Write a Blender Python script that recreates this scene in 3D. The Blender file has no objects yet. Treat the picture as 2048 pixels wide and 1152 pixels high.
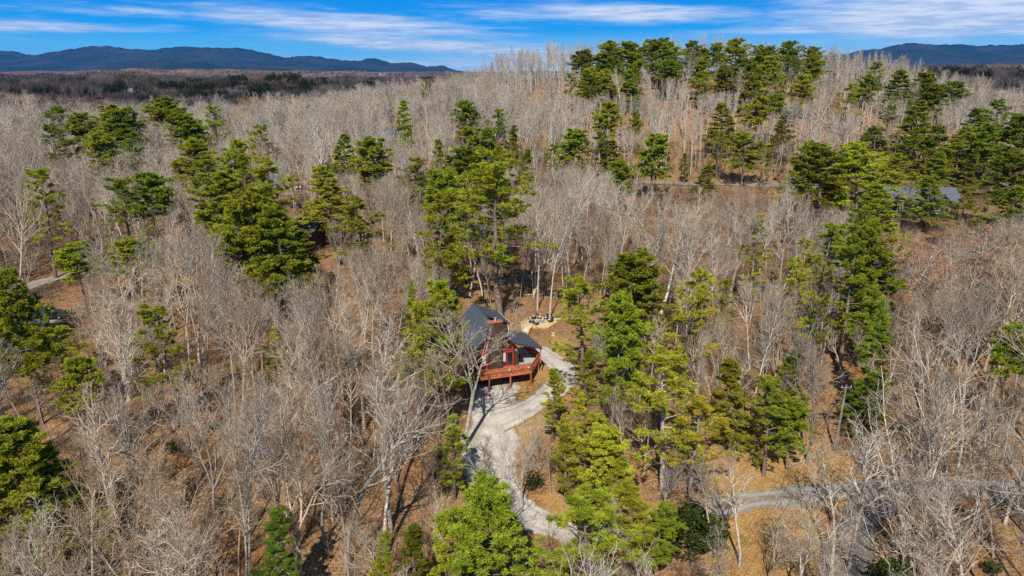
import bpy, math, random
import numpy as np
from mathutils import Vector, Matrix
R = math.radians
HAZE = 2.6e-5
sc = bpy.context.scene
COL = sc.collection

# ------------------------------------------------------------------ camera
CZ, PITCH, F = 43.0, R(16.5), 1462.0          # photograph: 2048 x 1152, focal length 1462 px
cam_d = bpy.data.cameras.new('camera'); cam = bpy.data.objects.new('camera', cam_d); COL.objects.link(cam)
cam_d.sensor_width = 36; cam_d.lens = 36*F/2048; cam_d.clip_start = 1; cam_d.clip_end = 60000
cam.location = (0, 0, CZ); cam.rotation_euler = (R(90)-PITCH, 0, 0)
sc.camera = cam

# ------------------------------------------------------------------ node helpers
class NT:
    def __init__(s, tree): s.t = tree; tree.nodes.clear()
    def n(s, typ, ins=None, **kw):
        nd = s.t.nodes.new(typ)
        for k, v in kw.items(): setattr(nd, k, v)
        for k, v in (ins or {}).items():
            if isinstance(v, bpy.types.NodeSocket): s.t.links.new(v, nd.inputs[k])
            else: nd.inputs[k].default_value = v
        return nd
    def m(s, op, a, b=0.0, c=0.0, clamp=False):
        return s.n('ShaderNodeMath', {0: a, 1: b, 2: c}, operation=op, use_clamp=clamp).outputs[0]
    def mix(s, f, a, b, blend='MIX'):
        nd = s.t.nodes.new('ShaderNodeMix'); nd.data_type = 'RGBA'; nd.blend_type = blend
        for i, v in ((0, f), (6, a), (7, b)):
            if isinstance(v, bpy.types.NodeSocket): s.t.links.new(v, nd.inputs[i])
            else: nd.inputs[i].default_value = v if i == 0 else (*v[:3], 1)
        return nd.outputs[2]
    def ramp(s, f, stops):
        nd = s.t.nodes.new('ShaderNodeValToRGB'); e = nd.color_ramp.elements
        while len(e) < len(stops): e.new(0.5)
        for el, (p, c) in zip(e, stops): el.position = p; el.color = (*c, 1)
        s.t.links.new(f, nd.inputs[0]); return nd.outputs[0]
    def sm(s, v, a, b):
        nd = s.n('ShaderNodeMapRange', {'Value': v, 'From Min': a, 'From Max': b, 'To Min': 0.0, 'To Max': 1.0}, interpolation_type='SMOOTHSTEP')
        return nd.outputs[0]
    def noise(s, vec, scale, detail=4, rough=0.55, out='Fac'):
        nd = s.n('ShaderNodeTexNoise', {'Scale': scale, 'Detail': detail, 'Roughness': rough})
        if vec is not None: s.t.links.new(vec, nd.inputs['Vector'])
        return nd.outputs[out]

# ------------------------------------------------------------------ sky, sun, exposure
SUN_EL, SUN_AZ = R(44), R(189)
w = bpy.data.worlds.new('World'); sc.world = w; w.use_nodes = True
N = NT(w.node_tree)
sky = N.n('ShaderNodeTexSky', sky_type='NISHITA', sun_disc=False, sun_elevation=SUN_EL, sun_rotation=SUN_AZ,
          altitude=600, air_density=1.0, dust_density=0.15, ozone_density=3.0).outputs[0]
hsv = N.n('ShaderNodeHueSaturation', {'Hue': 0.492, 'Saturation': 1.45, 'Value': 1.0, 'Color': sky}).outputs[0]
geo = N.n('ShaderNodeTexCoord').outputs['Generated']
sep = N.n('ShaderNodeSeparateXYZ', {0: geo})
X, Y, Z = sep.outputs
az = N.m('MULTIPLY', N.m('ARCTAN2', X, Y), 57.2958)
el = N.m('MULTIPLY', N.m('ARCSINE', Z), 57.2958)
# streaky high cloud: two noises stretched along the horizon, gathered into banks by bearing and height
def streak(sx, sy, scale, detail, off=0.0):
    v = N.n('ShaderNodeCombineXYZ', {0: N.m('MULTIPLY', az, sx), 1: N.m('ADD', N.m('MULTIPLY', el, sy), N.m('MULTIPLY', az, 0.018)), 2: off}).outputs[0]
    d = N.n('ShaderNodeVectorMath', {0: N.noise(v, 0.6, 3, 0.6, 'Color'), 1: (0.5, 0.5, 0.5)}, operation='SUBTRACT').outputs[0]
    v2 = N.n('ShaderNodeVectorMath', {0: d, 3: 0.9}, operation='SCALE').outputs[0]
    v3 = N.n('ShaderNodeVectorMath', {0: v, 1: v2}, operation='ADD').outputs[0]
    return N.noise(v3, scale, detail, 0.62)
def bank(a0, e0, sa, se, tilt, amp):
    da = N.m('SUBTRACT', az, a0)
    de = N.m('SUBTRACT', N.m('SUBTRACT', el, e0), N.m('MULTIPLY', da, tilt))
    q = N.m('ADD', N.m('POWER', N.m('ABSOLUTE', N.m('DIVIDE', da, sa)), 2.0), N.m('POWER', N.m('ABSOLUTE', N.m('DIVIDE', de, se)), 2.0))
    return N.m('MULTIPLY', N.m('EXPONENT', N.m('MULTIPLY', q, -1.0)), amp)
banks = [(-12, 3.3, 11, 0.75, -0.055, .80), (-27, 3.9, 7, .40, -0.02, .48), (-31, 2.75, 8, .42, 0.0, .55), (-6, 1.85, 12, .60, -0.05, .80), (2, 1.2, 8, .5, -0.045, .80), (-3, 0.6, 9, .5, 0, .5), (9.0, 4.1, 8, .65, -0.03, .86), (0, 3.9, 6, .5, 0, .5),
         (30, 3.7, 10, 1.5, 0.03, 1.15), (35, 2.7, 9, .8, 0.0, .75), (22, 2.7, 9, .45, 0.0, .55), (18, 5.1, 6, .3, 0, .6), (28, 5.3, 7, .5, 0, .6), (-38, 5.2, 8, .4, 0, .6), (55, 6, 20, 5, 0, .5), (-60, 7, 20, 5, 0, .4), (5, 16, 40, 8, 0, .35), (33, 6, 12, 1.2, 0, .6)]
B = None
for b in banks:
    v = bank(*b); B = v if B is None else N.m('MAXIMUM', B, v)
n1 = streak(0.13, 1.5, 1.0, 6); n2 = streak(0.5, 4.5, 1.0, 5, 7.3)
nn = N.m('ADD', N.m('MULTIPLY', n1, 0.8), N.m('MULTIPLY', n2, 0.2))
cl = N.sm(N.m('ADD', N.m('MULTIPLY', B, 0.68), N.m('SUBTRACT', nn, 0.5)), 0.04, 0.56)
n3 = streak(0.3, 3.0, 1.0, 5, 21.0)
ccol = N.mix(N.sm(n3, 0.36, 0.62), (4.4, 5.6, 7.7), (7.6, 8.1, 9.1))
low = N.ramp(N.m('DIVIDE', el, 14.0), [(0.0, (0.30, 0.62, 0.93)), (0.11, (0.12, 0.53, 0.93)), (0.20, (0.014, 0.35, 0.86)), (0.38, (0.004, 0.245, 0.77)), (1.0, (0.02, 0.20, 0.62))])
lowk = N.n('ShaderNodeVectorMath', {0: low, 3: 10.0}, operation='SCALE').outputs[0]
base = N.mix(N.sm(el, 7.0, 16.0), lowk, hsv)
side = N.m('MULTIPLY', N.sm(az, -14.0, 12.0), N.sm(el, 3.2, 0.2))
base = N.mix(N.m('MULTIPLY', side, 0.6), base, (5.2, 7.4, 9.2))
col = N.mix(N.m('MULTIPLY', cl, 0.86), base, ccol)
bg = N.n('ShaderNodeBackground', {'Color': col, 'Strength': 0.10})
N.t.links.new(bg.outputs[0], N.n('ShaderNodeOutputWorld').inputs[0])

sd = bpy.data.lights.new('sun', 'SUN'); sun = bpy.data.objects.new('sun', sd); COL.objects.link(sun)
sd.energy = 4.6; sd.angle = R(0.53); sd.color = (1.0, 0.96, 0.885)
sdir = Vector((math.sin(SUN_AZ)*math.cos(SUN_EL), math.cos(SUN_AZ)*math.cos(SUN_EL), math.sin(SUN_EL)))
sun.location = sdir*200; sun.rotation_euler = (-sdir).to_track_quat('-Z', 'Y').to_euler()
vs = sc.view_settings; vs.view_transform = 'Standard'; vs.look = 'None'; vs.gamma = 1; vs.exposure = 0.2
cy = sc.cycles; cy.max_bounces = 5; cy.diffuse_bounces = 2; cy.glossy_bounces = 2; cy.transmission_bounces = 3
cy.transparent_max_bounces = 6; cy.volume_bounces = 0; cy.caustics_reflective = False; cy.caustics_refractive = False
cy.use_denoising = False; cy.adaptive_threshold = 0.02

# ------------------------------------------------------------------ the lie of the land
_py = np.array([-400, 0, 30, 45, 60, 75, 88, 100, 118, 150, 200, 260, 300, 360, 420, 500, 620, 760, 900, 1100, 1300, 1600, 2200, 3000, 4200, 6000, 9000, 14000, 40000], float)
_pz = np.array([-14, -12, -9, -7, -4.8, -2.4, -0.3, 0.2, 1.0, 2.6, 3.6, 4.2, 5, 4, 1, -5, -11, -13, -8, 1, 6, -2, -8, 4, 8, 14, 25, 10, 0], float)
def sstep(t): t = np.clip(t, 0, 1); return t*t*(3-2*t)
def ground(x, y):
    x = np.asarray(x, float); y = np.asarray(y, float)
    z = np.interp(y, _py, _pz)
    g = lambda cx, cy_, sx, sy, h: h*np.exp(-((x-cx)/sx)**2-((y-cy_)/sy)**2)
    z = z + g(125, 410, 120, 85, 31) + g(-10, 480, 190, 110, 13) + g(330, 520, 150, 120, 10) + g(-30, 330, 200, 60, 2) + g(22, 425, 60, 75, 6) + g(-45, 405, 100, 75, 6.5)
    z = z + g(720, 1150, 520, 420, 24) + g(-700, 1250, 420, 260, 9) + g(1500, 2400, 900, 600, 25)
    z = z + g(-14, 88, 12, 12, 0.6) - g(-60, 110, 30, 30, 2.0) + g(60, 120, 40, 40, 2.0) - g(-45, 55, 30, 22, 1.5)
    amp = sstep((y-120)/200)*1.4 + 0.25 + sstep((y-700)/900)*5
    z = z + amp*(np.sin(x*0.031+1.3)*np.cos(y*0.027+x*0.006) + 0.6*np.sin(x*0.071+y*0.043+2.1) + 0.35*np.sin(x*0.13-y*0.11))
    w2 = np.exp(-((y-1050)/420)**2)
    z = z + w2*(11*np.sin(x*.0105+.6+y*.004)*np.cos(y*.0085+1)+4*np.sin(x*.021-y*.012)) + g(-560, 1000, 130, 120, 9)
    far = sstep((y-1500)/2500)
    z = z + far*(20*np.sin(x*0.0016+y*0.0011+0.6)*np.cos(y*0.0017+1.1) + 11*np.sin(x*0.0041-y*0.0023+2.0))
    return z
def gz(x, y): return float(ground(x, y))
def ray(px, py):
    a, b = (px-1024)/F, (576-py)/F
    return np.array([a, math.cos(PITCH)+b*math.sin(PITCH), -math.sin(PITCH)+b*math.cos(PITCH)])
def at(px, py, up=0.0):
    """ground point (raised by up) seen at that place of the photograph"""
    d = ray(px, py); s = np.concatenate([np.arange(20, 400, .25), np.arange(400, 6000, 4)])
    P = s[:, None]*d[None]; P[:, 2] += CZ
    h = ground(P[:, 0], P[:, 1])+up-P[:, 2]
    k = np.where(h >= 0)[0]
    k = k[0] if len(k) else int(np.argmax(h))
    return float(P[k, 0]), float(P[k, 1])
def at_z(px, py, z):
    d = ray(px, py); s = (z-CZ)/d[2]; return float(s*d[0]), float(s*d[1])
def proj(x, y, z):
    dz = z-CZ; c, s = math.cos(PITCH), math.sin(PITCH)
    dep = y*c-dz*s; up = y*s+dz*c
    return 1024+F*x/dep, 576-F*up/dep

# ------------------------------------------------------------------ object helpers
def tag(o, label=None, cat=None, group=None, kind=None):
    if label: o['label'] = label
    if cat: o['category'] = cat
    if group: o['group'] = group
    if kind: o['kind'] = kind
    return o
def empty(name, loc, rz=0.0, label=None, cat=None, group=None):
    o = bpy.data.objects.new(name, None); COL.objects.link(o); o.location = loc; o.rotation_euler = (0, 0, rz)
    o.empty_display_size = 0.3
    return tag(o, label, cat, group)
class MA:
    """mesh accumulator on numpy arrays"""
    def __init__(s): s.v = []; s.f = []; s.mi = []; s.sm = []; s.n = 0
    def add(s, V, Fa, mi=0, smooth=False):
        V = np.asarray(V, float).reshape(-1, 3); Fa = np.asarray(Fa, np.int64)
        s.v.append(V); s.f.append(Fa+s.n); s.mi.append(np.full(len(Fa), mi)); s.sm.append(np.full(len(Fa), smooth)); s.n += len(V)
    def extend(s, o, mi=None):
        for V, Fa, m_, q in zip(o.v, o.f, o.mi, o.sm):
            pass
        base = s.n; k = 0
        for V, Fa, m_, q in zip(o.v, o.f, o.mi, o.sm):
            s.v.append(V); s.f.append(Fa+base); s.mi.append(m_ if mi is None else np.full(len(Fa), mi)); s.sm.append(q)
            k += len(V)
        s.n += k
    # simple solids
    def box(s, c, size, rz=0.0, M=None, mi=0):
        hx, hy, hz_ = [q/2 for q in size]
        V = np.array([(a*hx, b*hy, d*hz_) for d in (-1, 1) for a, b in ((-1, -1), (1, -1), (1, 1), (-1, 1))])
        if rz: V[:, :2] = V[:, :2] @ np.array([[math.cos(rz), math.sin(rz)], [-math.sin(rz), math.cos(rz)]])
        if M is not None: V = V @ np.array(M).T
        s.add(V+np.array(c), [(0, 3, 2, 1), (4, 5, 6, 7), (0, 1, 5, 4), (1, 2, 6, 5), (2, 3, 7, 6), (3, 0, 4, 7)], mi)
    def slab(s, top, t, down=(0, 0, -1), mi=0):
        """a plate: polygon 'top' (list of points) given a thickness along 'down'"""
        P = np.array(top, float); Q = P+np.array(down, float)*t; n = len(P)
        s.poly(P, mi); s.poly(Q[::-1], mi)
        V = np.concatenate([P, Q]); s.add(V, [(i, i+n, (i+1) % n+n, (i+1) % n) for i in range(n)], mi)
    def poly(s, P, mi=0):
        n = len(P)
        if n == 4: s.add(P, [(0, 1, 2, 3)], mi)
        elif n == 3: s.add(P, [(0, 1, 2)], mi)
        else:
            from mathutils.geometry import tessellate_polygon
            tr = tessellate_polygon([[Vector(p) for p in P]])
            s.add(P, [tuple(t) for t in tr], mi)
    def bar(s, a, b, wdt, hgt=None, mi=0):
        a = Vector(a); b = Vector(b); d = b-a; L = d.length; hgt = hgt or wdt
        q = d.to_track_quat('X', 'Z').to_matrix()
        s.box((a+b)/2, (L, wdt, hgt), M=q, mi=mi)
    def cyl(s, a, b, r0, r1=None, n=10, mi=0, smooth=True):
        r1 = r0 if r1 is None else r1
        pts = np.array([[a, b]], float); tubes(s, pts, np.array([[r0, r1]]), n, mi, smooth)
        for P, r, fl in ((a, r0, 1), (b, r1, 0)):
            pass
        d = np.array(b, float)-np.array(a, float); d /= np.linalg.norm(d)+1e-9
        ref = np.array([0, 0, 1.0]) if abs(d[2]) < .9 else np.array([1.0, 0, 0]); u = np.cross(d, ref); u /= np.linalg.norm(u); v = np.cross(d, u)
        an = np.arange(n)/n*2*math.pi
        ring = np.cos(an)[:, None]*u+np.sin(an)[:, None]*v
        for P, r in ((a, r0), (b, r1)):
            V = np.concatenate([[np.array(P, float)], np.array(P, float)+ring*r])
            s.add(V, [(0, 1+i, 1+(i+1) % n) for i in range(n)], mi)
    def mesh(s, name, mats):
        me = bpy.data.meshes.new(name)
        V = np.concatenate(s.v).astype(np.float32)
        loops = np.concatenate([f.ravel() for f in s.f]).astype(np.int32)
        tot = np.concatenate([np.full(len(f), f.shape[1]) for f in s.f]).astype(np.int32)
        st = (np.cumsum(tot)-tot).astype(np.int32)
        me.vertices.add(len(V)); me.vertices.foreach_set('co', V.ravel())
        me.loops.add(len(loops)); me.loops.foreach_set('vertex_index', loops)
        me.polygons.add(len(tot)); me.polygons.foreach_set('loop_start', st)
        me.polygons.foreach_set('material_index', np.concatenate(s.mi).astype(np.int32))
        me.polygons.foreach_set('use_smooth', np.concatenate(s.sm).astype(bool))
        me.update(calc_edges=True)
        for m_ in (mats if isinstance(mats, (list, tuple)) else [mats]): me.materials.append(m_)
        return me
    def build(s, name, mats, parent=None, loc=None):
        o = bpy.data.objects.new(name, s.mesh(name, mats)); COL.objects.link(o)
        if parent is not None: o.parent = parent
        if loc is not None: o.location = loc
        return o
def tubes(ma, pts, rad, sides, mi=0, smooth=False):
    """pts (n, k, 3), rad (n, k): n tubes at once"""
    n, k, _ = pts.shape
    d = np.empty_like(pts); d[:, 1:-1] = pts[:, 2:]-pts[:, :-2]; d[:, 0] = pts[:, 1]-pts[:, 0]; d[:, -1] = pts[:, -1]-pts[:, -2]
    d /= np.linalg.norm(d, axis=2, keepdims=True)+1e-9
    mean = d.mean(axis=1, keepdims=True)
    ref = np.where(np.abs(mean[..., 2:3]) < 0.85, np.array([0, 0, 1.0]), np.array([1.0, 0, 0]))
    u = np.cross(d, np.broadcast_to(ref, d.shape)); u /= np.linalg.norm(u, axis=2, keepdims=True)+1e-9
    v = np.cross(d, u)
    an = np.arange(sides)/sides*2*np.pi
    ring = pts[:, :, None]+rad[:, :, None, None]*(np.cos(an)[:, None]*u[:, :, None]+np.sin(an)[:, None]*v[:, :, None])
    idx = np.arange(n*k*sides).reshape(n, k, sides)
    a = idx[:, :-1]; b = idx[:, 1:]; a2 = np.roll(a, -1, 2); b2 = np.roll(b, -1, 2)
    ma.add(ring.reshape(-1, 3), np.stack([a, a2, b2, b], -1).reshape(-1, 4), mi, smooth)

# ------------------------------------------------------------------ materials
def mat(name, build, spec=0.2, rough=0.85, bump=None, emit=None):
    m_ = bpy.data.materials.new(name); m_.use_nodes = True; T = NT(m_.node_tree)
    c = build(T)
    b = T.n('ShaderNodeBsdfPrincipled', {'Roughness': rough, 'Specular IOR Level': spec})
    if isinstance(c, bpy.types.NodeSocket): T.t.links.new(c, b.inputs['Base Color'])
    else: b.inputs['Base Color'].default_value = (*c, 1)
    if bump:
        h, st, ds = bump(T)
        bn = T.n('ShaderNodeBump', {'Height': h, 'Strength': st, 'Distance': ds})
        T.t.links.new(bn.outputs[0], b.inputs['Normal'])
    T.t.links.new(b.outputs[0], T.n('ShaderNodeOutputMaterial').inputs[0])
    return m_
def objc(T): return T.n('ShaderNodeTexCoord').outputs['Object']
def speckle(c1, c2, scale, lo=0.35, hi=0.65, detail=4):
    return lambda T: T.mix(T.sm(T.noise(objc(T), scale, detail), lo, hi), c1, c2)
def worldpos(T): return T.n('ShaderNodeNewGeometry').outputs['Position']
def bark(name, c1, c2, scale=3.0):
    def b(T):
        o = T.n('ShaderNodeObjectInfo')
        c = T.mix(T.sm(T.noise(objc(T), scale, 5, .65), .32, .68), c1, c2)
        c = T.mix(1.0, c, o.outputs['Color'], 'MULTIPLY')
        k = T.m('ADD', T.m('MULTIPLY', o.outputs['Random'], 0.52), 0.74)
        c = T.mix(1.0, c, T.mix(T.m('FRACT', T.m('MULTIPLY', o.outputs['Random'], 17.3)), (1.08, .98, .86), (.94, .96, 1.0)), 'MULTIPLY')
        return T.n('ShaderNodeVectorMath', {0: c, 3: k}, operation='SCALE').outputs[0]
    return mat(name, b, 0.1, 0.9)
M_BARK = bark('grey_bark', (0.33, 0.295, 0.245), (0.58, 0.525, 0.44))
M_TWIG = bark('pale_twigs', (0.235, 0.178, 0.128), (0.375, 0.298, 0.222), 0.35)
M_PBARK = bark('pine_bark', (0.12, 0.085, 0.065), (0.27, 0.21, 0.17))
def foliage(name, c1, c2, trans=0.38, scale=1.1):
    m_ = bpy.data.materials.new(name); m_.use_nodes = True; T = NT(m_.node_tree)
    o = T.n('ShaderNodeObjectInfo')
    c = T.mix(T.sm(T.noise(objc(T), scale, 3, .6), .3, .7), c1, c2)
    c = T.mix(1.0, c, o.outputs['Color'], 'MULTIPLY')
    h = T.n('ShaderNodeHueSaturation', {'Hue': T.m('ADD', T.m('MULTIPLY', T.m('FRACT', T.m('MULTIPLY', o.outputs['Random'], 9.7)), 0.032), 0.462),
            'Saturation': 0.95, 'Value': T.m('ADD', T.m('MULTIPLY', o.outputs['Random'], 0.6), 0.72), 'Color': c}).outputs[0]
    a = T.n('ShaderNodeBsdfDiffuse', {'Color': h}); b = T.n('ShaderNodeBsdfTranslucent', {'Color': h})
    mx = T.n('ShaderNodeMixShader', {0: trans, 1: a.outputs[0], 2: b.outputs[0]})
    T.t.links.new(mx.outputs[0], T.n('ShaderNodeOutputMaterial').inputs[0])
    return m_
M_NEEDLE = foliage('pine_needles', (0.19, 0.265, 0.012), (0.42, 0.50, 0.022))
M_OAKLEAF = foliage('dry_oak_leaves', (0.46, 0.25, 0.10), (0.56, 0.34, 0.15), .2)
M_TANLEAF = foliage('tan_buds', (0.40, 0.30, 0.14), (0.52, 0.38, 0.19), .2)
M_HOLLY = foliage('broad_evergreen_leaves', (0.03, 0.055, 0.010), (0.085, 0.13, 0.018), .15)

def litter(T):
    P = worldpos(T)
    a = T.noise(P, 0.09, 5, .6); b = T.noise(P, 0.7, 5, .7); c = T.noise(P, 5.0, 4, .75)
    col = T.mix(T.sm(b, .35, .65), (0.21, 0.100, 0.038), (0.37, 0.195, 0.078))
    col = T.mix(T.sm(c, .42, .66), col, (0.48, 0.31, 0.165))
    col = T.mix(T.sm(c, .5, .28), col, (0.085, 0.045, 0.025))
    col = T.mix(T.m('MULTIPLY', T.sm(a, .5, .72), 0.40), col, (0.30, 0.19, 0.11))
    col = T.mix(T.m('MULTIPLY', T.sm(T.noise(P, .13, 5, .7), .50, .62), .7), col, (0.33, 0.125, 0.038))
    v = T.n('ShaderNodeTexVoronoi', {'Vector': P, 'Scale': 7.0}).outputs['Color']
    vr = T.n('ShaderNodeSeparateColor', {0: v}).outputs[0]
    col = T.mix(T.m('MULTIPLY', T.sm(vr, .72, .95), .6), col, (0.55, 0.37, 0.21))
    col = T.mix(T.m('MULTIPLY', T.sm(vr, .28, .05), .65), col, (0.09, 0.05, 0.03))
    col = T.mix(T.m('MULTIPLY', T.sm(T.noise(P, .22, 6, .75), .54, .66), .55), col, (0.13, 0.075, 0.042))
    g = T.n('ShaderNodeAttribute', attribute_name='grass').outputs['Fac']
    gm = T.sm(T.m('ADD', g, T.m('MULTIPLY', T.m('SUBTRACT', T.noise(P, 0.45, 7, .8), 0.5), 2.0)), .35, .65)
    gc = T.mix(T.sm(T.noise(P, 1.3, 5, .7), .35, .65), (0.44, 0.225, 0.075), (0.56, 0.33, 0.13))
    gc = T.mix(T.sm(T.noise(P, 0.35, 4, .6), .55, .75), gc, (0.24, 0.20, 0.055))
    gc = T.mix(T.sm(c, .55, .3), gc, (0.24, 0.15, 0.05))
    gc = T.mix(T.sm(c, .58, .75), gc, (0.62, 0.48, 0.26))
    col = T.mix(gm, col, gc)
    yy = T.n('ShaderNodeSeparateXYZ', {0: P}).outputs[1]
    fc = T.mix(T.sm(T.noise(P, 0.02, 6, .75), .42, .6), (0.17, 0.125, 0.09), (0.05, 0.06, 0.03))
    return T.mix(T.sm(yy, 2500.0, 4500.0), col, fc)
M_GROUND = mat('leaf_litter', litter, 0.05, 1.0, bump=lambda T: (T.noise(worldpos(T), 3.0, 6, .75), 0.9, 0.25))
def gravel_c(T):
    P = worldpos(T)
    c = T.mix(T.sm(T.noise(P, 0.45, 5, .7), .35, .65), (0.42, 0.37, 0.30), (0.60, 0.54, 0.45))
    c = T.mix(T.sm(T.noise(P, 9.0, 3, .7), .45, .7), c, (0.66, 0.62, 0.55))
    c = T.mix(T.m('MULTIPLY', T.sm(T.noise(P, 2.2, 5, .8), .52, .72), .6), c, (0.26, 0.19, 0.12))
    e = T.n('ShaderNodeAttribute', attribute_name='edge').outputs['Fac']
    u = T.m('POWER', e, 0.333)
    tr = T.m('SUBTRACT', 1.0, T.sm(T.m('ABSOLUTE', T.m('SUBTRACT', u, T.m('ADD', .42, T.m('MULTIPLY', T.noise(P, .35, 2), .16)))), .04, .16))
    c = T.mix(T.m('MULTIPLY', tr, .45), c, (0.30, 0.255, 0.20))
    c = T.mix(T.m('MULTIPLY', T.sm(T.noise(P, 0.16, 4, .7), .5, .66), .5), c, (0.33, 0.28, 0.215))
    em = T.sm(T.m('ADD', e, T.m('MULTIPLY', T.m('SUBTRACT', T.noise(P, 0.7, 7, .85), .5), 2.6)), .5, .8)
    return T.mix(em, c, T.mix(T.noise(P, 4.0), (0.20, 0.11, 0.05), (0.42, 0.27, 0.12)))
M_GRAVEL = mat('gravel', gravel_c, 0.1, .95, bump=lambda T: (T.noise(worldpos(T), 8.0, 4, .7), .6, .06))
def road_c(T):
    P = worldpos(T)
    c = T.mix(T.sm(T.noise(P, 0.6, 5, .7), .35, .65), (0.24, 0.215, 0.19), (0.34, 0.305, 0.265))
    e = T.n('ShaderNodeAttribute', attribute_name='edge').outputs['Fac']
    u = T.m('POWER', e, 0.333)
    tr = T.m('SUBTRACT', 1.0, T.sm(T.m('ABSOLUTE', T.m('SUBTRACT', u, .5)), .08, .24))
    c = T.mix(T.m('MULTIPLY', tr, .6), T.mix(T.sm(T.noise(P, 1.8, 5, .7), .4, .6), c, (0.24, 0.18, 0.12)), (0.40, 0.365, 0.315))
    em = T.sm(T.m('ADD', e, T.m('MULTIPLY', T.m('SUBTRACT', T.noise(P, 0.9, 6, .8), .5), 1.8)), .6, .88)
    return T.mix(em, c, T.mix(T.noise(P, 4.0), (0.22, 0.13, 0.06), (0.44, 0.30, 0.14)))
M_ROAD = mat('worn_asphalt', road_c, 0.15, .9, bump=lambda T: (T.noise(worldpos(T), 12.0, 3, .7), .4, .03))

# ------------------------------------------------------------------ ground, roads, mountains
def inpoly(x, y, P):
    r = np.zeros(np.shape(x), bool); n = len(P)
    for i in range(n):
        (x1, y1), (x2, y2) = P[i], P[(i+1) % n]
        if y1 == y2: continue
        c = ((y1 > y) != (y2 > y)) & (x < (x2-x1)*(y-y1)/(y2-y1)+x1)
        r ^= c
    return r
def polydist(x, y, P):
    d = np.full(np.shape(x), 1e9); n = len(P)
    for i in range(n):
        (x1, y1), (x2, y2) = P[i], P[(i+1) % n]
        L = (x2-x1)**2+(y2-y1)**2+1e-9
        t = np.clip(((x-x1)*(x2-x1)+(y-y1)*(y2-y1))/L, 0, 1)
        d = np.minimum(d, np.hypot(x-x1-t*(x2-x1), y-y1-t*(y2-y1)))
    return d
def soft(x, y, px, width=2.0):
    P = [at(*p) for p in px]; d = polydist(x, y, P)
    return np.clip(0.5+np.where(inpoly(x, y, P), d, -d)/width, 0, 1)
GRASS = [
    [(905, 770), (1015, 735), (1085, 700), (1115, 668), (1150, 690), (1165, 760), (1130, 815), (1075, 870), (1040, 960), (1060, 1000), (1010, 1000), (985, 920), (1000, 850), (960, 800)],
    [(1420, 1060), (1425, 960), (1500, 905), (1600, 880), (1680, 905), (1760, 960), (1760, 1010), (1640, 1030), (1640, 1152), (1400, 1200)],
    [(1040, 1000), (1110, 985), (1200, 1010), (1330, 1000), (1330, 1035), (1110, 1050)],
    [(1530, 385), (1640, 372), (1660, 400), (1560, 440)],
    [(2000, 395), (2100, 380), (2120, 480), (2010, 440)],
    [(240, 690), (330, 690), (340, 760), (260, 760)],
    [(620, 375), (660, 380), (650, 470), (600, 480)],
]
def spaced(a, b, step, grow, far):
    """coordinates a..b at an even step, then growing out to far on both sides"""
    c = list(np.arange(a, b+step*.5, step)); s = step; v = c[-1]
    while v < far[1]: s *= grow; v += s; c.append(v)
    s = step; v = c[0]; pre = []
    while v > far[0]: s *= grow; v -= s; pre.append(v)
    return np.array(pre[::-1]+c)
gx = spaced(-95, 100, 0.75, 1.06, (-30000, 30000)); gy = spaced(28, 190, 0.75, 1.045, (-3000, 42000))
GX, GY = np.meshgrid(gx, gy); GZ = ground(GX, GY)
gm = np.zeros_like(GX)
near = (GY < 330) & (GY > 20) & (np.abs(GX) < 240)
for g in GRASS: gm[near] = np.maximum(gm[near], soft(GX[near], GY[near], g))
GZ += np.where(near, 0.10*np.sin(GX*1.9+np.sin(GY*1.3))*np.sin(GY*1.7+GX*.6)*(1-gm), 0)*0.6
ta = MA(); ny, nx = GX.shape; idx = np.arange(nx*ny).reshape(ny, nx)
ta.add(np.stack([GX, GY, GZ], -1), np.stack([idx[:-1, :-1], idx[:-1, 1:], idx[1:, 1:], idx[1:, :-1]], -1).reshape(-1, 4), 0, True)
ter = ta.build('ground', M_GROUND); tag(ter, kind='structure')
at_ = ter.data.attributes.new('grass', 'FLOAT', 'POINT'); at_.data.foreach_set('value', gm.ravel().astype(np.float32))

def ribbon(ma, edge, pts, lift, step=0.8, across=10, seed=0):
    """pts: (x, y, half width) in metres, smoothed; appends the strip, collects its edge weight"""
    P = np.array(pts, float); n = len(P); out = []
    for i in range(n-1):
        p0, p1, p2, p3 = P[max(i-1, 0)], P[i], P[i+1], P[min(i+2, n-1)]
        m_ = max(2, int(np.hypot(*(p2-p1)[:2])/step))
        for t in np.arange(m_)/m_:
            out.append(0.5*((2*p1)+(-p0+p2)*t+(2*p0-5*p1+4*p2-p3)*t*t+(-p0+3*p1-3*p2+p3)*t**3))
    out.append(P[-1]); out = np.array(out)
    d = np.gradient(out[:, :2], axis=0); d /= np.linalg.norm(d, axis=1, keepdims=True); nrm = np.stack([-d[:, 1], d[:, 0]], 1)
    u = np.linspace(-1, 1, across+1); rr = np.random.RandomState(seed)
    wob = 1+0.13*np.interp(np.arange(len(out)), np.arange(0, len(out)+4, 4), rr.randn(len(np.arange(0, len(out)+4, 4))))
    XY = out[:, None, :2]+u[None, :, None]*nrm[:, None]*(out[:, 2]*wob)[:, None, None]
    Zz = ground(XY[..., 0], XY[..., 1])+lift
    V = np.concatenate([XY, Zz[..., None]], -1); k = across+1
    ii = np.arange(len(out)*k).reshape(len(out), k)
    ma.add(V, np.stack([ii[:-1, :-1], ii[:-1, 1:], ii[1:, 1:], ii[1:, :-1]], -1).reshape(-1, 4), 0, True)
    e = np.broadcast_to(np.abs(u)[None]**3, (len(out), k)).copy(); edge.append(e.ravel())
    return out
ROADS = []
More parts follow.
